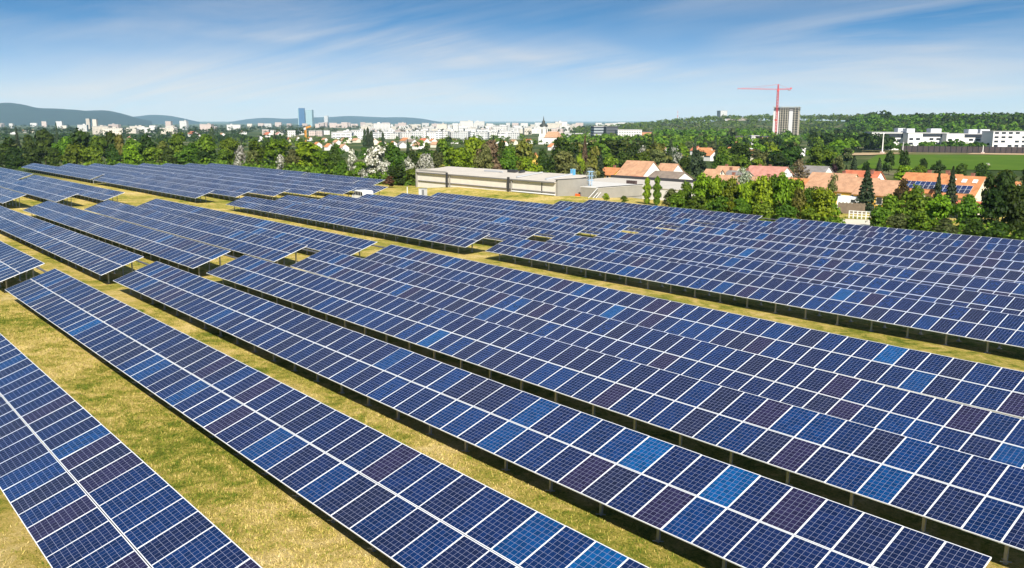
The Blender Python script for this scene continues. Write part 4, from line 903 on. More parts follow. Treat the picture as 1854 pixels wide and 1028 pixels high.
# dark board wall along the railway, lamp mast and small poles in front of the school
wl = empty('noise_barrier', gp(1640, 572)); tag(wl, 'long dark slatted barrier wall along the far side of the green field', 'wall')
mb = MB(); mp_ = MB(); prev = None
for k in range(31):
    p = gp(1631 + k*10, 575 - k*1.2) - wl.location
    if prev is not None:
        d = p - prev; mb.poly([prev + Vector((0, 0, -.5)), p + Vector((0, 0, -.5)), p + Vector((0, 0, 4.4)), prev + Vector((0, 0, 4.4))] + [v + Vector((.1, .2, 0)) for v in (prev + Vector((0, 0, -.5)), p + Vector((0, 0, -.5)), p + Vector((0, 0, 4.4)), prev + Vector((0, 0, 4.4)))], [(0, 1, 2, 3), (7, 6, 5, 4), (3, 2, 6, 7)])
    q = p + Vector((.1, -.2, 0)); mp_.box((q.x - .12, q.y - .12, q.z - .4), (q.x + .12, q.y + .12, q.z + 4.6)); prev = p
mb.build('boards', mat('barrier_dark', (.045, .032, .032), .85, 0, .3, .4), wl); mp_.build('posts', M_DARK, wl)
def pole(u, D, vtop, label, r=.22, lamp=False):
    p = gp(u, D); h = z_at(p, vtop) - p.z; o = empty('lamp_post', p); tag(o, label, 'lamp post')
    mb = MB(); mb.tube([(0, 0, -.3), (0, 0, h)], [r*1.4, r*.7], 8); mb.build('pole', W_WHITE, o)
    mb = MB(); mb.box((-r*3.2, -r*3.2, -.3), (r*3.2, r*3.2, r*5)); mb.build('footing', mat('footing_pink', (.55, .42, .38), .9), o)
    if lamp: mb = MB(); mb.box((-1.1, -.15, h), (.15, .15, h + .18)); mb.build('lamp_head', W_GREY, o)
    return o
pole(1597, 540, 240, 'tall white mast at the left end of the green field', .30); pole(1634, 560, 257, 'short white post at the start of the dark barrier wall', .2)
pole(1779, 548, 263, 'white post with broad footing before the dark barrier wall', .24); pole(1790, 370, 296, 'thin street lamp by the near edge of the green field', .12, True); pole(1617, 390, 289.5, 'thin street lamp behind the dark conifers', .12, True)

# ------------------------------------------------------------------ trees of the belt round the farm, one by one
# u, row of the top, crown width in photo pixels, depth, leaf, shape, label
BELT = [
 # left wood, rear row
 (-22, 244, 62, 330, 'dark', 'wide', 'dark round tree cut by the left edge of the picture'),
 (34, 231, 16, 520, 'conifer', 'conifer', 'slender dark conifer standing above the left wood, leftmost of a few'),
 (20, 249, 50, 322, 'dark', 'round', 'dark low tree at the far left behind the first small table'),
 (84, 231, 48, 345, 'dark', 'wide', 'tallest broad dark tree of the left wood'),
 (107, 222, 12, 480, 'conifer', 'conifer', 'narrow dark spire shaped conifer over the broad dark tree'),
 (56, 243, 36, 345, 'dark', 'round', 'dark tree left of the tallest broad one in the left wood'),
 (122, 246, 40, 330, 'green', 'round', 'lower tree between two broad dark ones in the left wood'),
 (152, 231, 52, 340, 'dark', 'wide', 'broad dark tree right of the spire shaped conifer'),
 (178, 243, 34, 330, 'green', 'round', 'mid green tree right of the broad dark one'),
 (203, 236, 40, 335, 'dark', 'round', 'dark tree with a yellowish top in the middle of the left wood'),
 (221, 241, 26, 320, 'yellow', 'round', 'yellow green small crown behind the left wood'),
 (240, 249, 38, 312, 'green', 'round', 'green tree right of the yellowish crown in the left wood'),
 (268, 243, 46, 318, 'dark', 'wide', 'dark rounded tree left of the two big crowns in the wood'),
 (296, 257, 34, 300, 'yellow', 'round', 'yellowish bush like tree in the middle of the left wood'),
 (323, 240, 48, 312, 'green', 'wide', 'left of the two big rounded green crowns above the panels'),
 (350, 256, 34, 296, 'green', 'round', 'small green tree between the two big rounded crowns'),
 (374, 243, 54, 302, 'green', 'wide', 'right of the two big rounded green crowns above the panels'),
 (386, 231, 13, 500, 'conifer', 'poplar', 'dark narrow cypress rising behind the big rounded crowns'),
 (417, 247, 40, 292, 'green', 'round', 'bright topped round tree left of the first white blossom tree'),
 (406, 268, 30, 285, 'green', 'round', 'small green tree under the bright topped round one'),
 # left wood, front row
 (-12, 268, 56, 288, 'dark', 'round', 'dark bushy tree at the left edge behind the first tables'),
 (28, 266, 48, 286, 'dark', 'round', 'dark bushy tree above the first corner of the distant tables'),
 (64, 268, 42, 284, 'dark', 'round', 'bushy dark green tree directly above the farthest table corner'),
 (98, 270, 42, 282, 'dark', 'round', 'bushy dark tree below the narrow spire shaped conifer'),
 (135, 259, 44, 284, 'green', 'round', 'green bushy tree below the broad dark tree'),
 (170, 262, 44, 282, 'green', 'round', 'light leaved tree in front of the middle of the left wood'),
 (206, 260, 40, 280, 'dark', 'round', 'dark bushy tree in front of the yellow topped one'),
 (240, 262, 46, 276, 'bright', 'round', 'fresh green bushy tree above the middle of the distant tables'),
 (276, 264, 44, 274, 'green', 'round', 'green bushy tree below the dark rounded one'),
 (308, 266, 40, 272, 'dark', 'round', 'dark bushy tree below the left big crown'),
 (340, 268, 40, 270, 'green', 'round', 'green bushy tree between and below the two big crowns'),
 (372, 272, 42, 266, 'dark', 'round', 'dark bushy tree below the right big crown'),
 (437, 262, 24, 262, 'blossom', 'tall', 'first white blossom tree, leftmost, at the edge of the distant tables'),
 (431, 285, 18, 259, 'blossom', 'round', 'low white blossom bush at the foot of the leftmost blossom tree'),
 (466, 256, 40, 262, 'green', 'round', 'green tree right of the leftmost white blossom tree'),
 (458, 272, 30, 256, 'olive', 'round', 'olive bush right below the leftmost blossom tree'),
 # centre belt
 (488, 252, 26, 330, 'dark', 'round', 'dark tree behind the centre belt, left end'),
 (503, 252, 52, 258, 'bright', 'wide', 'wide fresh green tree left of the grey white bush'),
 (499, 237, 16, 430, 'conifer', 'conifer', 'dark conifer in the gardens behind the wide fresh green tree'),
 (509, 277, 22, 240, 'blossom', 'sparse', 'thin grey white flowering bush in the centre belt'),
 (532, 268, 34, 242, 'olive', 'round', 'olive tree right of the thin flowering bush'),
 (560, 256, 62, 244, 'bright', 'wide', 'broad bright tree in the centre belt below the yellow crane'),
 (583, 272, 44, 228, 'bright', 'round', 'bright tree in front of the broad bright one'),
 (607, 263, 40, 238, 'dark', 'round', 'dark green tree right of the broad bright one'),
 (620, 290, 40, 218, 'green', 'round', 'low green bush at the edge of the distant tables, centre'),
 (638, 270, 27, 226, 'blossom', 'round', 'small white blossom tree left of the largest one'),
 (652, 292, 34, 212, 'bright', 'round', 'bright bush at the foot of the largest blossom tree'),
 (676, 265, 50, 214, 'blossom', 'wide', 'largest white blossom tree, in the middle of the tree belt'),
 (694, 292, 30, 206, 'blossom', 'round', 'low right branch like blossom bush under the largest blossom tree'),
 (658, 304, 18, 204, 'blossom', 'round', 'lowest small blossom bush at the end of the distant tables'),
 (717, 262, 46, 218, 'green', 'wide', 'dense green tree right of the largest blossom tree'),
 (722, 300, 48, 196, 'dark', 'wide', 'dark shrub above the grassy bank, right of the largest blossom tree'),
 (748, 304, 30, 198, 'green', 'round', 'green shrub touching the left end of the concrete hall'),
 (746, 270, 34, 222, 'dark', 'round', 'dark tree behind the two blossom trees of the centre'),
 (767, 276, 36, 210, 'blossom', 'round', 'white blossom tree above the left end of the concrete hall'),
 (742, 284, 24, 208, 'blossom', 'round', 'small blossom tree left of the one above the concrete hall'),
 (792, 272, 36, 226, 'olive', 'round', 'olive tree right of the blossom tree above the hall'),
 (800, 296, 30, 208, 'yellow', 'round', 'yellow green bush behind the hall roof, left part'),
 (832, 266, 58, 214, 'bright', 'wide', 'vivid green maple like tree behind the middle of the hall roof'),
 (806, 252, 36, 240, 'green', 'round', 'green tree behind the vivid maple like one'),
 (858, 247, 58, 232, 'bright', 'wide', 'tall fresh green crown above the vivid maple like tree'),
 (884, 256, 54, 214, 'brown', 'tall', 'tall brownish tree behind the hall roof'),
 (880, 262, 44, 210, 'olive', 'tall', 'olive brown tree overlapping the tall brownish one'),
 (921, 270, 44, 214, 'green', 'round', 'green tree behind the right part of the hall roof'),
 (908, 252, 34, 250, 'dark', 'round', 'dark tree between the brownish tree and the yellow green one'),
 (946, 252, 56, 224, 'yellow', 'wide', 'tall yellow green tree left of the church tower'),
 (958, 282, 44, 204, 'bright', 'round', 'bright green tree in front of the tall yellow green one'),
 (982, 268, 32, 226, 'dark', 'round', 'dark tree under the church tower'),
 (1016, 245, 58, 236, 'dark', 'wide', 'broad dark green tree right of the church tower'),
 (1058, 247, 26, 236, 'brown', 'conifer', 'brownish conifer right of the broad dark tree'),
 (1026, 273, 56, 200, 'olive', 'wide', 'willow like grey green tree behind the blue tanks'),
 (1050, 276, 24, 212, 'bright', 'round', 'small vivid green tree beside the willow like one'),
 (1072, 266, 30, 226, 'yellow', 'round', 'yellowish willow like tree left of the dark conifer'),
 (1086, 268, 26, 232, 'conifer', 'conifer', 'dark conifer behind the silvery tree'),
 (1066, 302, 36, 188, 'pale', 'round', 'silvery white tree beside the yellow house'),
 (1102, 280, 40, 246, 'green', 'round', 'green tree behind the yellow house'),
 (1126, 272, 36, 262, 'dark', 'round', 'dark tree behind the steep roofed barn, left side'),
 (1158, 274, 44, 268, 'green', 'wide', 'green tree behind the ridge of the steep roofed barn'),
 (1146, 258, 30, 330, 'dark', 'round', 'dark tree in the gardens above the barn'),
 (1163, 264, 26, 300, 'blossom', 'round', 'pinkish white flowering tree above the barn'),
 (1190, 270, 36, 280, 'olive', 'round', 'olive tree right above the white barn gable'),
 (1212, 268, 26, 300, 'conifer', 'conifer', 'dark conifer behind the small white gable'),
 (1224, 266, 26, 310, 'blossom', 'sparse', 'cream flowering tree beside the dark pine'),
 (1262, 270, 42, 250, 'conifer', 'wide', 'broad dark pine left of the village roofs'),
 (1238, 282, 30, 262, 'dark', 'round', 'dark tree left of the broad pine'),
 (1302, 278, 36, 262, 'green', 'round', 'green tree right of the broad pine'),
 (1342, 280, 44, 268, 'green', 'wide', 'green tree behind the grey roofed house'),
 (1372, 286, 34, 262, 'green', 'round', 'green tree left of the pink roof'),
 (1408, 276, 40, 290, 'dark', 'round', 'dark tree behind the pink roof'),
 (1443, 290, 42, 205, 'brown', 'sparse', 'sparse brown leaved tree between the village roofs'),
 (1342, 300, 42, 178, 'pale', 'sparse', 'feathery silver white tree between the village roofs'),
 (1478, 264, 38, 300, 'green', 'wide', 'green tree above the white gable with grey roof'),
 (1508, 295, 20, 238, 'purple', 'round', 'small dark purple tree behind the farmhouse roof'),
 (1518, 282, 26, 250, 'olive', 'round', 'grey green tree right of the small purple one'),
 (1544, 282, 28, 248, 'conifer', 'conifer', 'dark conifer beside the grey green tree above the farmhouse'),
 (1530, 300, 20, 222, 'conifer', 'conifer', 'little dark conifer behind the farmhouse ridge, left'),
 (1566, 292, 26, 238, 'dark', 'round', 'dark tree behind the farmhouse ridge, right'),
 (1590, 286, 24, 262, 'conifer', 'conifer', 'dark conifer in the row between farmhouse and green field'),
 (1609, 271, 22, 290, 'dark', 'tall', 'tall narrow dark tree in front of the green field'),
 (1636, 271, 26, 280, 'dark', 'tall', 'taller twin of the narrow trees before the green field'),
 (1632, 300, 40, 222, 'bright', 'round', 'bright tree behind the left of the solar roofed house'),
 (1667, 286, 22, 268, 'dark', 'tall', 'slim dark tree right of the taller twin trees'),
 (1662, 300, 34, 238, 'green', 'round', 'low green tree behind the orange ridge'),
 (1698, 289, 26, 262, 'dark', 'round', 'small round dark tree in front of the green field'),
 (1734, 298, 40, 210, 'dark', 'round', 'dark tree behind the skylight roof'),
 (1778, 297, 42, 214, 'dark', 'wide', 'dense dark round tree right behind the skylight roof'),
 (1820, 306, 44, 210, 'green', 'round', 'green tree at the right edge before the field'),
 (1862, 304, 40, 205, 'dark', 'round', 'dark tree cut by the right edge before the field'),
 (1281, 318, 46, 136, 'bright', 'tall', 'bright hedge tree in the second line behind the two tallest'),
 (1308, 326, 48, 134, 'green', 'wide', 'green hedge tree in the second line, below the grey roof'),
 (1336, 334, 46, 131, 'green', 'wide', 'green hedge tree in the second line, below the silver tree'),
 (1364, 326, 48, 129, 'bright', 'wide', 'bright hedge tree in the second line, below the pink roof'),
 (1396, 316, 50, 127, 'green', 'wide', 'green hedge tree in the second line, below the white gable'),
 (1430, 322, 50, 126, 'bright', 'wide', 'bright hedge tree in the second line, below the sparse brown tree'),
 (1462, 338, 48, 124, 'green', 'wide', 'green hedge tree in the second line, left of the paddock'),
 (1502, 352, 34, 118, 'bright', 'round', 'bright hedge bush at the left rim of the sandy paddock'),
 (1226, 350, 44, 132, 'green', 'wide', 'low wide hedge shrub right of the olive one'),
 # in front of the houses
 (1506, 314, 24, 160, 'olive', 'sparse', 'thin birch in front of the farmhouse roof'),
 (1566, 302, 46, 156, 'conifer', 'conifer', 'big dark spruce in front of the farmhouse'),
 (1632, 322, 38, 148, 'copper', 'round', 'copper leaved tree at the gable of the farmhouse'),
 (1694, 313, 30, 146, 'conifer', 'conifer', 'smaller spruce in front of the solar roof'),
 (1718, 302, 34, 146, 'conifer', 'conifer', 'tall dark spruce in front of the solar roof'),
 (1788, 318, 40, 140, 'dark', 'round', 'dark tree right of the skylight roof'),
 (1814, 308, 56, 138, 'dark', 'wide', 'broad dark tree at the right edge above the last table'),
 (1856, 312, 56, 132, 'dark', 'round', 'dark tree cut by the right edge above the last table'),
 # hedge along the rear of the farm
 (1171, 322, 17, 142, 'bright', 'poplar', 'slim young poplar at the left end of the hedge'),
 (1189, 320, 18, 140, 'green', 'poplar', 'second slim poplar beside the first at the hedge end'),
 (1214, 341, 40, 137, 'olive', 'round', 'olive shrub between the poplars and the bright hedge trees'),
 (1240, 330, 34, 135, 'green', 'round', 'green hedge tree at the left flank of the bright ones'),
 (1268, 312, 48, 130, 'bright', 'tall', 'tallest bright hedge tree, left end of the bright group'),
 (1294, 316, 42, 128, 'bright', 'tall', 'bright hedge tree right of the tallest one'),
 (1322, 320, 44, 126, 'bright', 'round', 'bright hedge tree below the grey roofed house'),
 (1350, 330, 40, 124, 'bright', 'round', 'bright hedge tree below the silver white tree'),
 (1378, 322, 46, 122, 'bright', 'tall', 'bright hedge tree below the pink roof'),
 (1412, 310, 52, 121, 'bright', 'tall', 'bright hedge tree below the white gable, pointed top'),
 (1444, 338, 40, 118, 'yellow', 'round', 'yellow green hedge tree left of the last bright one'),
 (1484, 340, 56, 116, 'bright', 'wide', 'last bright hedge tree left of the sandy paddock'),
 (1258, 352, 40, 126, 'green', 'round', 'low green shrub under the tallest bright hedge tree'),
 (1300, 356, 44, 122, 'green', 'round', 'low green shrub under the second bright hedge tree'),
 (1340, 360, 44, 119, 'green', 'round', 'low shrub at the hedge foot below the silver tree'),
 (1384, 364, 46, 116, 'green', 'round', 'low shrub at the hedge foot below the pink roof'),
 (1424, 368, 44, 113, 'green', 'round', 'low shrub where the last but one table ends'),
 (1464, 374, 44, 110, 'green', 'round', 'low shrub above the corner of the last table'),
 (1588, 372, 44, 112, 'green', 'round', 'green shrub right of the sandy paddock'),
 (1612, 352, 56, 118, 'green', 'wide', 'green hedge tree below the right wing of the farmhouse'),
 (1658, 334, 60, 122, 'green', 'wide', 'green hedge tree below the left part of the solar roof'),
 (1700, 352, 56, 114, 'bright', 'wide', 'fresh green hedge tree below the spruces'),
 (1748, 352, 58, 112, 'green', 'wide', 'green hedge tree below the red lean to roof'),
 (1792, 340, 60, 112, 'dark', 'wide', 'dark hedge tree right of the red lean to roof'),
 (1838, 338, 64, 110, 'dark', 'wide', 'dark hedge tree at the right edge'),
 (1626, 388, 48, 106, 'olive', 'round', 'olive shrub at the hedge foot right of the paddock'),
 (1668, 386, 50, 104, 'green', 'round', 'green shrub at the hedge foot below the solar roof'),
 (1712, 394, 52, 101, 'olive', 'wide', 'olive shrub right above the top edge of the last table'),
 (1760, 396, 52, 99, 'dark', 'round', 'dark shrub above the last table, near the right edge'),
 (1806, 402, 54, 96, 'dark', 'round', 'dark shrub above the last table at the right edge'),
 (1852, 406, 54, 94, 'dark', 'round', 'dark shrub cut by the right edge above the last table'),
 (1098, 350, 14, 146, 'bright', 'round', 'small bright bush in front of the lower concrete hall'),
 (1130, 358, 18, 144, 'green', 'round', 'small green bush at the wall of the lower concrete hall'),
 (706, 318, 26, 186, 'copper', 'round', 'small brown bush at the end of the last table left of the bank'),
]
for u, v, wp, D, leaf, shp, lab in BELT:
    lod = 0 if wp >= 34 and D < 330 else 1
    ptree(u, v, wp, D, leaf, shp, lab, lod)
# a low continuous undergrowth closes the belt's foot
ug_v, ug_f = [], []; UR = np.random.default_rng(5); nn = 0
def undergrowth(us, Ds, n, h0, h1, size):
    global nn
    for _ in range(n):
        s = UR.uniform(); k = s*(len(us) - 1); a = int(min(k, len(us) - 2)); f = k - a
        u = us[a]*(1 - f) + us[a + 1]*f + UR.normal(0, 3); D = Ds[a]*(1 - f) + Ds[a + 1]*f + UR.uniform(0, 16)
        p = np.array(gp(u, D)); h = UR.uniform(h0, h1); m = 42
        d = UR.normal(size=(m, 3)); d /= np.linalg.norm(d, axis=1, keepdims=True); d[:, 2] = np.abs(d[:, 2])
        P = p + d*np.array([h*.75, h*.75, h])*UR.uniform(.5, 1, (m, 1)); N = d + UR.normal(0, .4, (m, 3)); N /= np.linalg.norm(N, axis=1, keepdims=True)
        V, F = leaf_quads(P, N, size, UR); ug_v.append(V); ug_f.append(F + nn); nn += len(V)
undergrowth([-60, 60, 250, 430, 520, 600, 690, 750], [282, 276, 264, 252, 236, 216, 196, 196], 230, 1.4, 4.0, .8)
undergrowth([1240, 1330, 1480, 1520], [128, 118, 108, 108], 90, .8, 2.6, .42)
undergrowth([1580, 1700, 1880], [108, 98, 90], 110, .8, 3.0, .42)
undergrowth([780, 900, 1060], [222, 216, 206], 60, 2.0, 5.0, .7)
ug = link('undergrowth', np_mesh('undergrowth', np.concatenate(ug_v), np.concatenate(ug_f), LEAF['green'])); tag(ug, 'green undergrowth filling the foot of the tree belts', 'undergrowth', None, 'stuff')

# ------------------------------------------------------------------ town between the farm and the skyline
def depth_for(u, v):
    lo, hi = 150, 8000
    for _ in range(40):
        m = (lo + hi)/2
        if px_of(gp(u, m))[1] > v: lo = m
        else: hi = m
    return lo
RT = {'o': R_ORANGE, 'b': R_BEIGE, 'r': R_RED, 'p': R_PINK, 'g': R_GREY, 'n': R_BROWN}; WT = {'w': W_WHITE, 'c': W_CREAM, 'y': W_YELLOW, 'k': W_BRICK}
RN = {'o': 'orange', 'b': 'pale orange', 'r': 'red', 'p': 'pinkish', 'g': 'grey', 'n': 'brown'}; WN = {'w': 'white', 'c': 'cream', 'y': 'yellow', 'k': 'brick'}
TOWN = [  # u, row of the base, width px, roof, wall, where
 (1122, 284, 24, 'r', 'w', 'in the gardens above the yellow house'), (1098, 288, 15, 'p', 'w', 'left of the red roofed one in the gardens above the yellow house'),
 (1231, 256, 24, 'b', 'w', 'alone among trees below the wooded hill'), (1276, 284, 28, 'o', 'c', 'behind the broad dark pine'), (1288, 291, 18, 'o', 'w', 'right behind the broad dark pine, lower of two'),
 (1326, 282, 18, 'o', 'c', 'at the left end of the white terrace'), (1352, 288, 16, 'o', 'y', 'before the white terrace, left part'), (1362, 290, 10, 'o', 'c', 'by the yellow one before the terrace'),
 (1200, 283, 16, 'b', 'w', 'above the white gabled barn between dark trees'), (1236, 283, 14, 'o', 'y', 'small, beside the cream flowering tree'), (1260, 280, 12, 'r', 'w', 'half hidden left of the broad pine'),
 (1110, 256, 18, 'r', 'w', 'below the dark glass office'), (1085, 259, 16, 'g', 'w', 'white gabled, below the glass offices'), (1070, 262, 12, 'b', 'c', 'in the gardens right of the church'), (1056, 254, 20, 'n', 'w', 'low, between church and glass offices'),
 (958, 260, 14, 'r', 'w', 'left of the church tower'), (948, 278, 10, 'b', 'w', 'under the church tower behind the trees'), (1000, 272, 9, 'o', 'w', 'tiny, right below the church'), (966, 300, 12, 'o', 'y', 'glimpsed through leaves behind the right part of the hall'),
 (735, 260, 20, 'o', 'c', 'right of the dark conifer pair, big roof'), (744, 264, 22, 'n', 'w', 'broad, in front of the white flats'), (727, 268, 12, 'g', 'w', 'tall white gable above the blossom trees'), (760, 270, 24, 'b', 'w', 'wide pale roof above the right blossom tree'),
 (768, 259, 16, 'r', 'w', 'below the white flats, left of several'), (784, 259, 13, 'o', 'w', 'below the white flats, second of several'), (803, 260, 16, 'o', 'c', 'below the white flats, third of several'), (822, 260, 15, 'o', 'w', 'below the white flats, fourth of several'), (790, 267, 18, 'b', 'c', 'above the vivid maple like tree'), (846, 258, 14, 'g', 'w', 'above the tall fresh green crown'),
 (588, 257, 12, 'b', 'w', 'small white gable in the trees left of centre'), (610, 262, 11, 'b', 'w', 'behind the broad bright tree'), (626, 259, 18, 'b', 'c', 'wide brown roof left of the cypress group'), (645, 258, 14, 'b', 'c', 'left below the cypress group'), (676, 262, 20, 'b', 'c', 'just right of the cypress group'), (692, 266, 13, 'b', 'w', 'right of the cypress group, lower one'), (575, 268, 10, 'o', 'w', 'small, above the broad bright tree'), (596, 272, 9, 'o', 'w', 'small, right of the broad bright tree'), (712, 266, 9, 'o', 'w', 'above the largest blossom tree'), (622, 274, 14, 'b', 'w', 'above the small white blossom tree'),
 (525, 256, 10, 'r', 'c', 'left below the yellow crane'), (560, 255, 12, 'o', 'w', 'at the foot of the yellow crane'), (538, 254, 12, 'p', 'w', 'left of the yellow crane'), (486, 248, 16, 'r', 'w', 'beside the dark conifer of the centre gardens'), (505, 247, 14, 'p', 'w', 'right of the dark conifer of the centre gardens'), (470, 256, 18, 'g', 'w', 'low, left of the dark conifer of the centre gardens'),
 (350, 247, 18, 'r', 'w', 'red roofs over the big rounded crowns'), (360, 251, 14, 'r', 'w', 'second red roof over the big rounded crowns'), (295, 243, 10, 'r', 'c', 'over the dark rounded tree of the left wood'), (239, 253, 14, 'b', 'c', 'behind the yellowish crown of the left wood'), (270, 248, 8, 'b', 'w', 'over the middle of the left wood'), (310, 246, 9, 'b', 'w', 'left of the red roofs over the wood'),
 (46, 240, 12, 'b', 'w', 'left of the broad dark tree in the wood'), (60, 241, 12, 'o', 'c', 'over the left wood, beside a pale one'), (24, 243, 10, 'g', 'w', 'over the far left of the wood'), (113, 247, 8, 'o', 'y', 'right behind the spire shaped conifer'), (402, 246, 10, 'b', 'w', 'right of the cypress behind the wood'), (440, 243, 12, 'p', 'w', 'over the leftmost blossom tree'),
 (897, 262, 14, 'b', 'w', 'behind the brownish tree, left side'), (912, 266, 12, 'o', 'w', 'behind the brownish tree, right side'), (930, 262, 12, 'b', 'c', 'left of the yellow green tree'), (1030, 262, 12, 'r', 'w', 'over the willow like tree'), (1168, 262, 14, 'b', 'w', 'over the pinkish flowering tree'), (1310, 262, 14, 'r', 'c', 'below the left orange brick block'), (1420, 286, 14, 'o', 'w', 'right of the pink roof before the terrace'),
]
for u, v, wp, r, wl_, wh_ in TOWN:
    D = depth_for(u, v); p = gp(u, D); L = wp/FPX*zc_of(p)*.92; Wd = min(max(L*.8, 6), 11); hh = max(2.6, min(5.2, L*.30))
    house(p, L, Wd, hh, Wd*.36, WT[wl_], RT[r], '%s house with %s roof %s' % (WN[wl_], RN[r], wh_), yaw=RNG.uniform(-12, 16), chim=((L*.2, .6),) if D < 600 else ())
# single garden trees of the town
ZONES = [(-40, 430, 400, 900, 34, ('dark', 'dark', 'green', 'olive', 'conifer')), (430, 1000, 300, 820, 40, ('green', 'dark', 'olive', 'bright', 'conifer', 'green')),
         (1000, 1330, 285, 820, 60, ('green', 'green', 'dark', 'olive', 'bright', 'yellow', 'conifer')), (1330, 1545, 300, 480, 26, ('green', 'dark', 'olive', 'bright')), (1180, 1545, 545, 800, 30, ('green', 'dark', 'olive', 'green'))]
hs_ = [(px_of(o.location)[0], (Vector(o.location) - CAM).dot(CF)) for o in COL.objects if o.parent is None and o.get('category') in ('house', 'apartment block', 'crane', 'church', 'office', 'hall')]
ADJ = {'dark': 'dark green', 'green': 'mid green', 'bright': 'fresh green', 'olive': 'grey green', 'yellow': 'yellowish', 'conifer': 'dark'}
MARKS = [(100, 'the spire shaped conifer of the left wood'), (215, 'the yellowish crown of the left wood'), (350, 'the red roofs over the wood'), (437, 'the leftmost blossom tree'), (553, 'the orange yellow crane'), (676, 'the largest blossom tree'), (767, 'the blossom tree by the hall'), (832, 'the vivid maple like tree'), (884, 'the tall brownish tree'), (984, 'the church tower'), (1095, 'the glass offices'), (1165, 'the steep roofed barn'), (1262, 'the broad dark pine'), (1341, 'the orange brick blocks'), (1415, 'the red crane'), (1510, 'the farmhouse'), (1597, 'the tall white mast')]
def where(u):
    m = min(MARKS, key=lambda a: abs(a[0] - u)); d = u - m[0]
    return ('left of ' if d < -12 else 'right of ' if d > 12 else 'behind ') + m[1]
garden = 0
for u0, u1, D0, D1, n, kinds in ZONES:
    k = 0; tries = 0
    while k < n and tries < n*20:
        tries += 1; u = RNG.uniform(u0, u1); D = D0*(D1/D0)**RNG.uniform(); leaf = kinds[RNG.integers(len(kinds))]
        if any(abs(u - a) < 5 + 2200/D and -6 < z - D < 45 for a, z in hs_): continue
        h = (RNG.uniform(4.5, 8.5) if u < 1000 else RNG.uniform(5.5, 11)) if leaf != 'conifer' else RNG.uniform(8, 12)
        shp = 'conifer' if leaf == 'conifer' else ['round', 'wide', 'tall'][RNG.integers(3)]
        big = 'tall' if h > 10.5 else ('small' if h < 7 else 'middling')
        lab = '%s %s %s %s, %s' % (big, ADJ[leaf], 'conifer' if shp == 'conifer' else 'tree', where(u), 'nearer ones' if D < 480 else 'farther off')
        tree(gp(u, D), h, h*RNG.uniform(.75, 1.2)*(.42 if shp == 'conifer' else 1), leaf, shp, lab.replace(', nearer ones', ', nearer'), 'garden trees of the town', 2 if D > 420 else 1); k += 1; garden += 1
# cypress group and poplars that stand out
for u, v, wp, D in ((661, 234, 9, 560), (667, 231, 9, 565), (673, 237, 10, 560), (694, 239, 8, 600)): ptree(u, v, wp, D, 'conifer', 'poplar', 'dark cypress in the tight group left of the town centre', 1, 'cypress group')
for o in [o for o in COL.objects if o.get('label', '').startswith('dark cypress in the tight')]: pass
# the white band of flats: far city blocks one by one
CITY = []
def cityrow(u0, u1, n, D0, D1, vt0, vt1, w0, w1, mats_, tag_):
    for k in range(n):
        u = u0 + (u1 - u0)*(k + RNG.uniform(.1, .9))/n; D = RNG.uniform(D0, D1); wp = RNG.uniform(w0, w1); m = mats_[RNG.integers(len(mats_))]
        vt = RNG.uniform(vt0, vt1); o = block(u, D, wp, vt, RNG.uniform(12, 18), m[0], None, None, None, wp > 14, 'apartment_block', 'apartment block', 'apartment blocks of the far city', hmin=9)
        CITY.append((o, u, m[1], wp, tag_))
MW, MC_, MP, MG, MB_ = (C_WHITE, 'white'), (C_CREAM, 'cream'), (C_PINK, 'pinkish'), (C_GREY, 'grey'), (C_BAND, 'white banded')
cityrow(600, 940, 26, 1250, 1500, 236.5, 241, 12, 26, [MW, MB_, MB_, MG, MW], 'near row')
cityrow(640, 1010, 24, 1700, 2100, 231, 236, 10, 24, [MW, MW, MC_, MB_, MP], 'second row')
cityrow(660, 1040, 30, 2300, 3000, 225.5, 231, 8, 20, [MW, MC_, MC_, MW, MG], 'third row')
cityrow(580, 1060, 36, 3400, 4600, 221, 225.5, 7, 16, [MW, MC_, MP, MC_], 'hazy back row')
cityrow(1080, 1150, 8, 3600, 4600, 221, 225, 7, 14, [MW, MC_], 'hazy back row')
cityrow(440, 640, 10, 4000, 5200, 220, 224, 6, 14, [MC_, MP, MW], 'hazy back row')
cityrow(110, 440, 11, 2400, 3800, 223, 229, 8, 24, [MW, MC_, MP, MC_], 'city edge')
cityrow(-20, 120, 5, 3800, 5200, 219, 224, 6, 12, [MW, MP], 'city edge')
cityrow(170, 330, 7, 1700, 2200, 228, 233, 14, 34, [MC_, MW, MW], 'city edge')
cityrow(470, 600, 8, 1500, 1900, 234, 239, 9, 18, [MW, MP, MW], 'near row')
for u, D, wp, vt, m in ((692, 2100, 30, 223, MW), (702, 1300, 20, 238, MB_), (620, 1120, 34, 239.5, MB_), (650, 1250, 22, 236, MG), (845, 2700, 24, 218.5, MW), (868, 2750, 18, 219.5, MW), (800, 2300, 18, 224, MC_), (880, 1700, 34, 234, MB_), (905, 1750, 26, 228, MW), (932, 1500, 16, 231, MB_), (745, 1400, 28, 239, MB_), (800, 1350, 22, 238, MW), (172, 3000, 7, 215.5, MC_), (160, 3050, 6, 214.5, MC_), (1003, 2300, 26, 222.5, MC_), (1016, 2400, 22, 220, MW), (1022, 2200, 18, 227, MW), (305, 3200, 10, 219, MP), (332, 3100, 13, 218.5, MW)):
    o = block(u, D, wp, vt, 15, m[0], None, None, RNG.uniform(-10, 10), wp > 12, 'apartment_block', 'apartment block', 'apartment blocks of the far city'); CITY.append((o, u, m[1], wp, 'far city'))
for o, u, c, wp, tg in CITY:
    o['label'] = '%s %s flats %s, %s' % ('long' if wp > 18 else 'narrow' if wp < 10 else 'broad', c, where(u), tg)

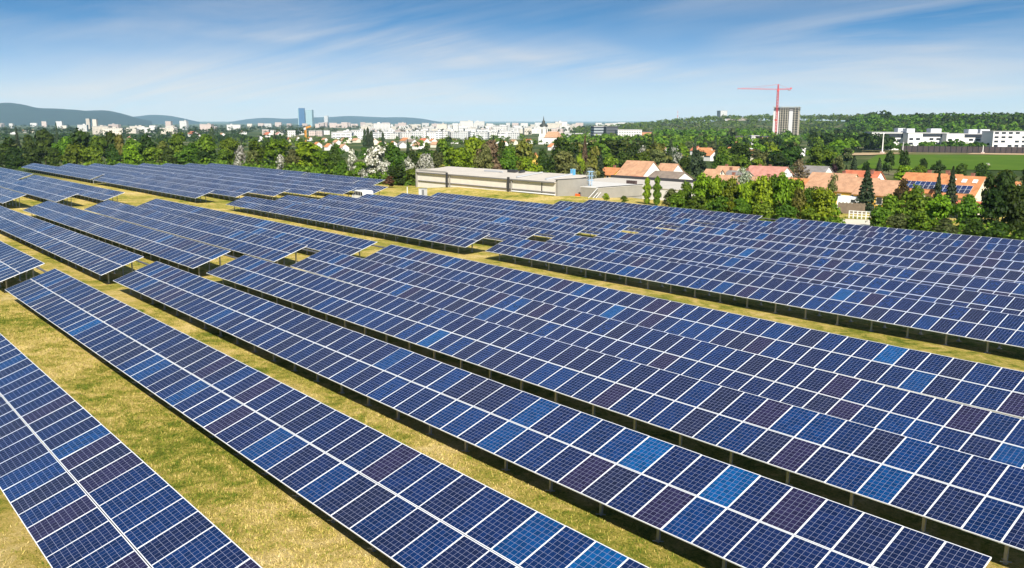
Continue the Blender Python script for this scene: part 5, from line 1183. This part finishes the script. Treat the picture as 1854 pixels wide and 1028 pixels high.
# ------------------------------------------------------------------ woods too many to count, and the hills
def far_wood(name, label, spots, leaf, q=70, seed=3):
    rng = np.random.default_rng(seed); Vs, Fs = [], []; n0 = 0
    for (x, y, z, h, wd) in spots:
        k = 7; c = rng.normal(0, .22, (k, 3)); c[:, 2] = rng.uniform(.35, .85, k); R = rng.uniform(.16, .30, k)
        i = rng.integers(0, k, q); d = rng.normal(size=(q, 3)); d /= np.linalg.norm(d, axis=1, keepdims=True); d[:, 2] = np.where(d[:, 2] < -.2, -d[:, 2], d[:, 2])
        P = (c[i] + d*R[i][:, None]); N = d + np.array([0, 0, .3]) + rng.normal(0, .35, (q, 3)); N /= np.linalg.norm(N, axis=1, keepdims=True)
        P = P*np.array([wd, wd, h]) + np.array([x, y, z]); V, F = leaf_quads(P, N, wd*.22, rng, .9); Vs.append(V); Fs.append(F + n0); n0 += len(V)
    o = link(name, np_mesh(name, np.concatenate(Vs), np.concatenate(Fs), leaf)); tag(o, label, 'woodland', None, 'stuff'); return o
WR = np.random.default_rng(21)
def spots(u0, u1, D0, D1, n, h0, h1, keep=None):
    out = []
    while len(out) < n:
        u = WR.uniform(u0, u1); D = math.sqrt(WR.uniform(D0*D0, D1*D1)) if D1 < 3*D0 else D0*(D1/D0)**WR.uniform()
        if keep and not keep(u, D): continue
        p = gp(u, D); h = WR.uniform(h0, h1); out.append((p.x, p.y, p.z - .4, h, h*WR.uniform(.75, 1.25)))
    return out
clear_site = lambda u, D: not (1378 < u < 1462 and 900 < D < 1530)
off = lambda u, D: not (1050 < u < 1200 and 1040 < D < 1190) and clear_site(u, D)
far_wood('woodland', 'dense mixed green wood covering the rise at the right', spots(1190, 1940, 860, 1420, 520, 9, 15, clear_site), LEAF['green'], 80, 1)
far_wood('woodland', 'darker trees scattered through the wooded rise at the right', spots(1440, 1940, 900, 1450, 300, 9, 16, clear_site), LEAF['dark'], 80, 2)
far_wood('woodland', 'distant wood along the ridge behind the red crane', spots(1040, 1560, 1500, 2500, 620, 10, 16, off), LEAF['green'], 55, 3)
far_wood('woodland', 'grey green trees scattered on the wooded slope', spots(1050, 1560, 820, 2100, 240, 9, 14, off), LEAF['olive'], 70, 4)
far_wood('woodland', 'tree groups between the village and the wooded slope', spots(1020, 1440, 640, 1080, 230, 6, 11, lambda u, D: not (1325 < u < 1405 and 690 < D < 830) and not (1060 < u < 1190 and D > 900)), LEAF['green'], 80, 5)
far_wood('woodland', 'trees hiding the foot of the white school', spots(1585, 1800, 590, 612, 60, 4, 8), LEAF['green'], 90, 6)
far_wood('woodland', 'thicket left of the white mast behind the green field', spots(1470, 1600, 560, 700, 110, 7, 12), LEAF['dark'], 90, 7)
far_wood('woodland', 'trees between the roofs of the town', spots(430, 1010, 620, 1250, 95, 4.5, 8), LEAF['green'], 75, 8)
far_wood('woodland', 'dark gardens of the left town', spots(-60, 520, 600, 1500, 230, 5, 10), LEAF['dark'], 70, 9)
far_wood('woodland', 'far tree groups between the blocks of flats', spots(500, 1100, 1500, 4200, 150, 9, 15), LEAF['dark'], 50, 10)
far_wood('woodland', 'far green belt at the foot of the left hills', spots(-60, 560, 1500, 5200, 520, 8, 15), LEAF['dark'], 45, 11)
def hill(name, label, prof, D, depth, col):
    """ridge whose skyline passes through the given pixel points, rounded front and back"""
    us = np.linspace(prof[0][0], prof[-1][0], 90); vs_ = np.interp(us, [a for a, b in prof], [b for a, b in prof])
    k = np.ones(7)/7; vs_ = np.convolve(np.pad(vs_, 3, 'edge'), k, 'valid')
    rows = []; rng = np.random.default_rng(int(D)); nr = 15
    for r in range(nr):
        s = r/(nr - 1)*2 - 1; row = []
        for u, v in zip(us, vs_):
            dd = D + depth*s; p = gp(u, dd); pm_ = gp(u, D); top = CAMZ + (HORIZON - v)/FPX*zc_of(pm_)
            zz_ = -30 + (top + 30)*max(0, math.cos(s*math.pi/2))**1.1*(1 + 0.05*math.sin(u*.07 + s*6) - .05*(s < 0)*abs(s))
            row.append((p.x, p.y, zz_ - 6*(abs(s) > .99)))
        rows.append(row)
    V = np.array(rows).reshape(-1, 3); m = len(us); i, j = np.meshgrid(np.arange(nr - 1), np.arange(m - 1), indexing='ij')
    F = np.stack([i*m + j, i*m + j + 1, (i + 1)*m + j + 1, (i + 1)*m + j], -1).reshape(-1, 4)
    me = np_mesh(name, V, F, col); me.polygons.foreach_set('use_smooth', [True]*len(me.polygons)); o = link(name, me); tag(o, kind='structure'); return o
M_HILL = mat('wooded_hill', (0.016, 0.028, 0.016), 0.95, 0, 0.35, 0.006, 0.1)
hill('hills', '', [(-420, 205), (-200, 186), (0, 187.5), (40, 189), (90, 197), (130, 200), (165, 198.5), (190, 200), (225, 206), (255, 214), (275, 221)], 8200, 1400, M_HILL)
hill('hills', '', [(205, 220), (235, 211), (270, 208), (310, 210), (335, 214), (362, 221)], 11500, 1500, M_HILL)
hill('hills', '', [(415, 221), (440, 216), (480, 213.5), (530, 214.5), (590, 212), (620, 209.6), (660, 211.5), (720, 212), (765, 214.5), (800, 221)], 13500, 1600, M_HILL)

# ------------------------------------------------------------------ the air: an even, thin haze round everything
hb_ = MB(); hb_.box((-15500, -3000, -60), (3000, 15500, 330)); hm = bpy.data.materials.new('haze'); hm.use_nodes = True; t = hm.node_tree; t.nodes.clear()
o_ = t.nodes.new('ShaderNodeOutputMaterial'); pvn = t.nodes.new('ShaderNodeVolumePrincipled'); pvn.inputs['Color'].default_value = (0.48, 0.75, 1.0, 1); pvn.inputs['Density'].default_value = 4.6e-5; pvn.inputs['Anisotropy'].default_value = -0.1
t.links.new(pvn.outputs[0], o_.inputs['Volume'])
try: hm.cycles.homogeneous_volume = True
except Exception: pass
try: hm.volume_intersection_method = 'FAST'
except Exception: pass
hz_ = hb_.build('haze', hm); tag(hz_, kind='stuff')
SC.cycles.volume_bounces = 1
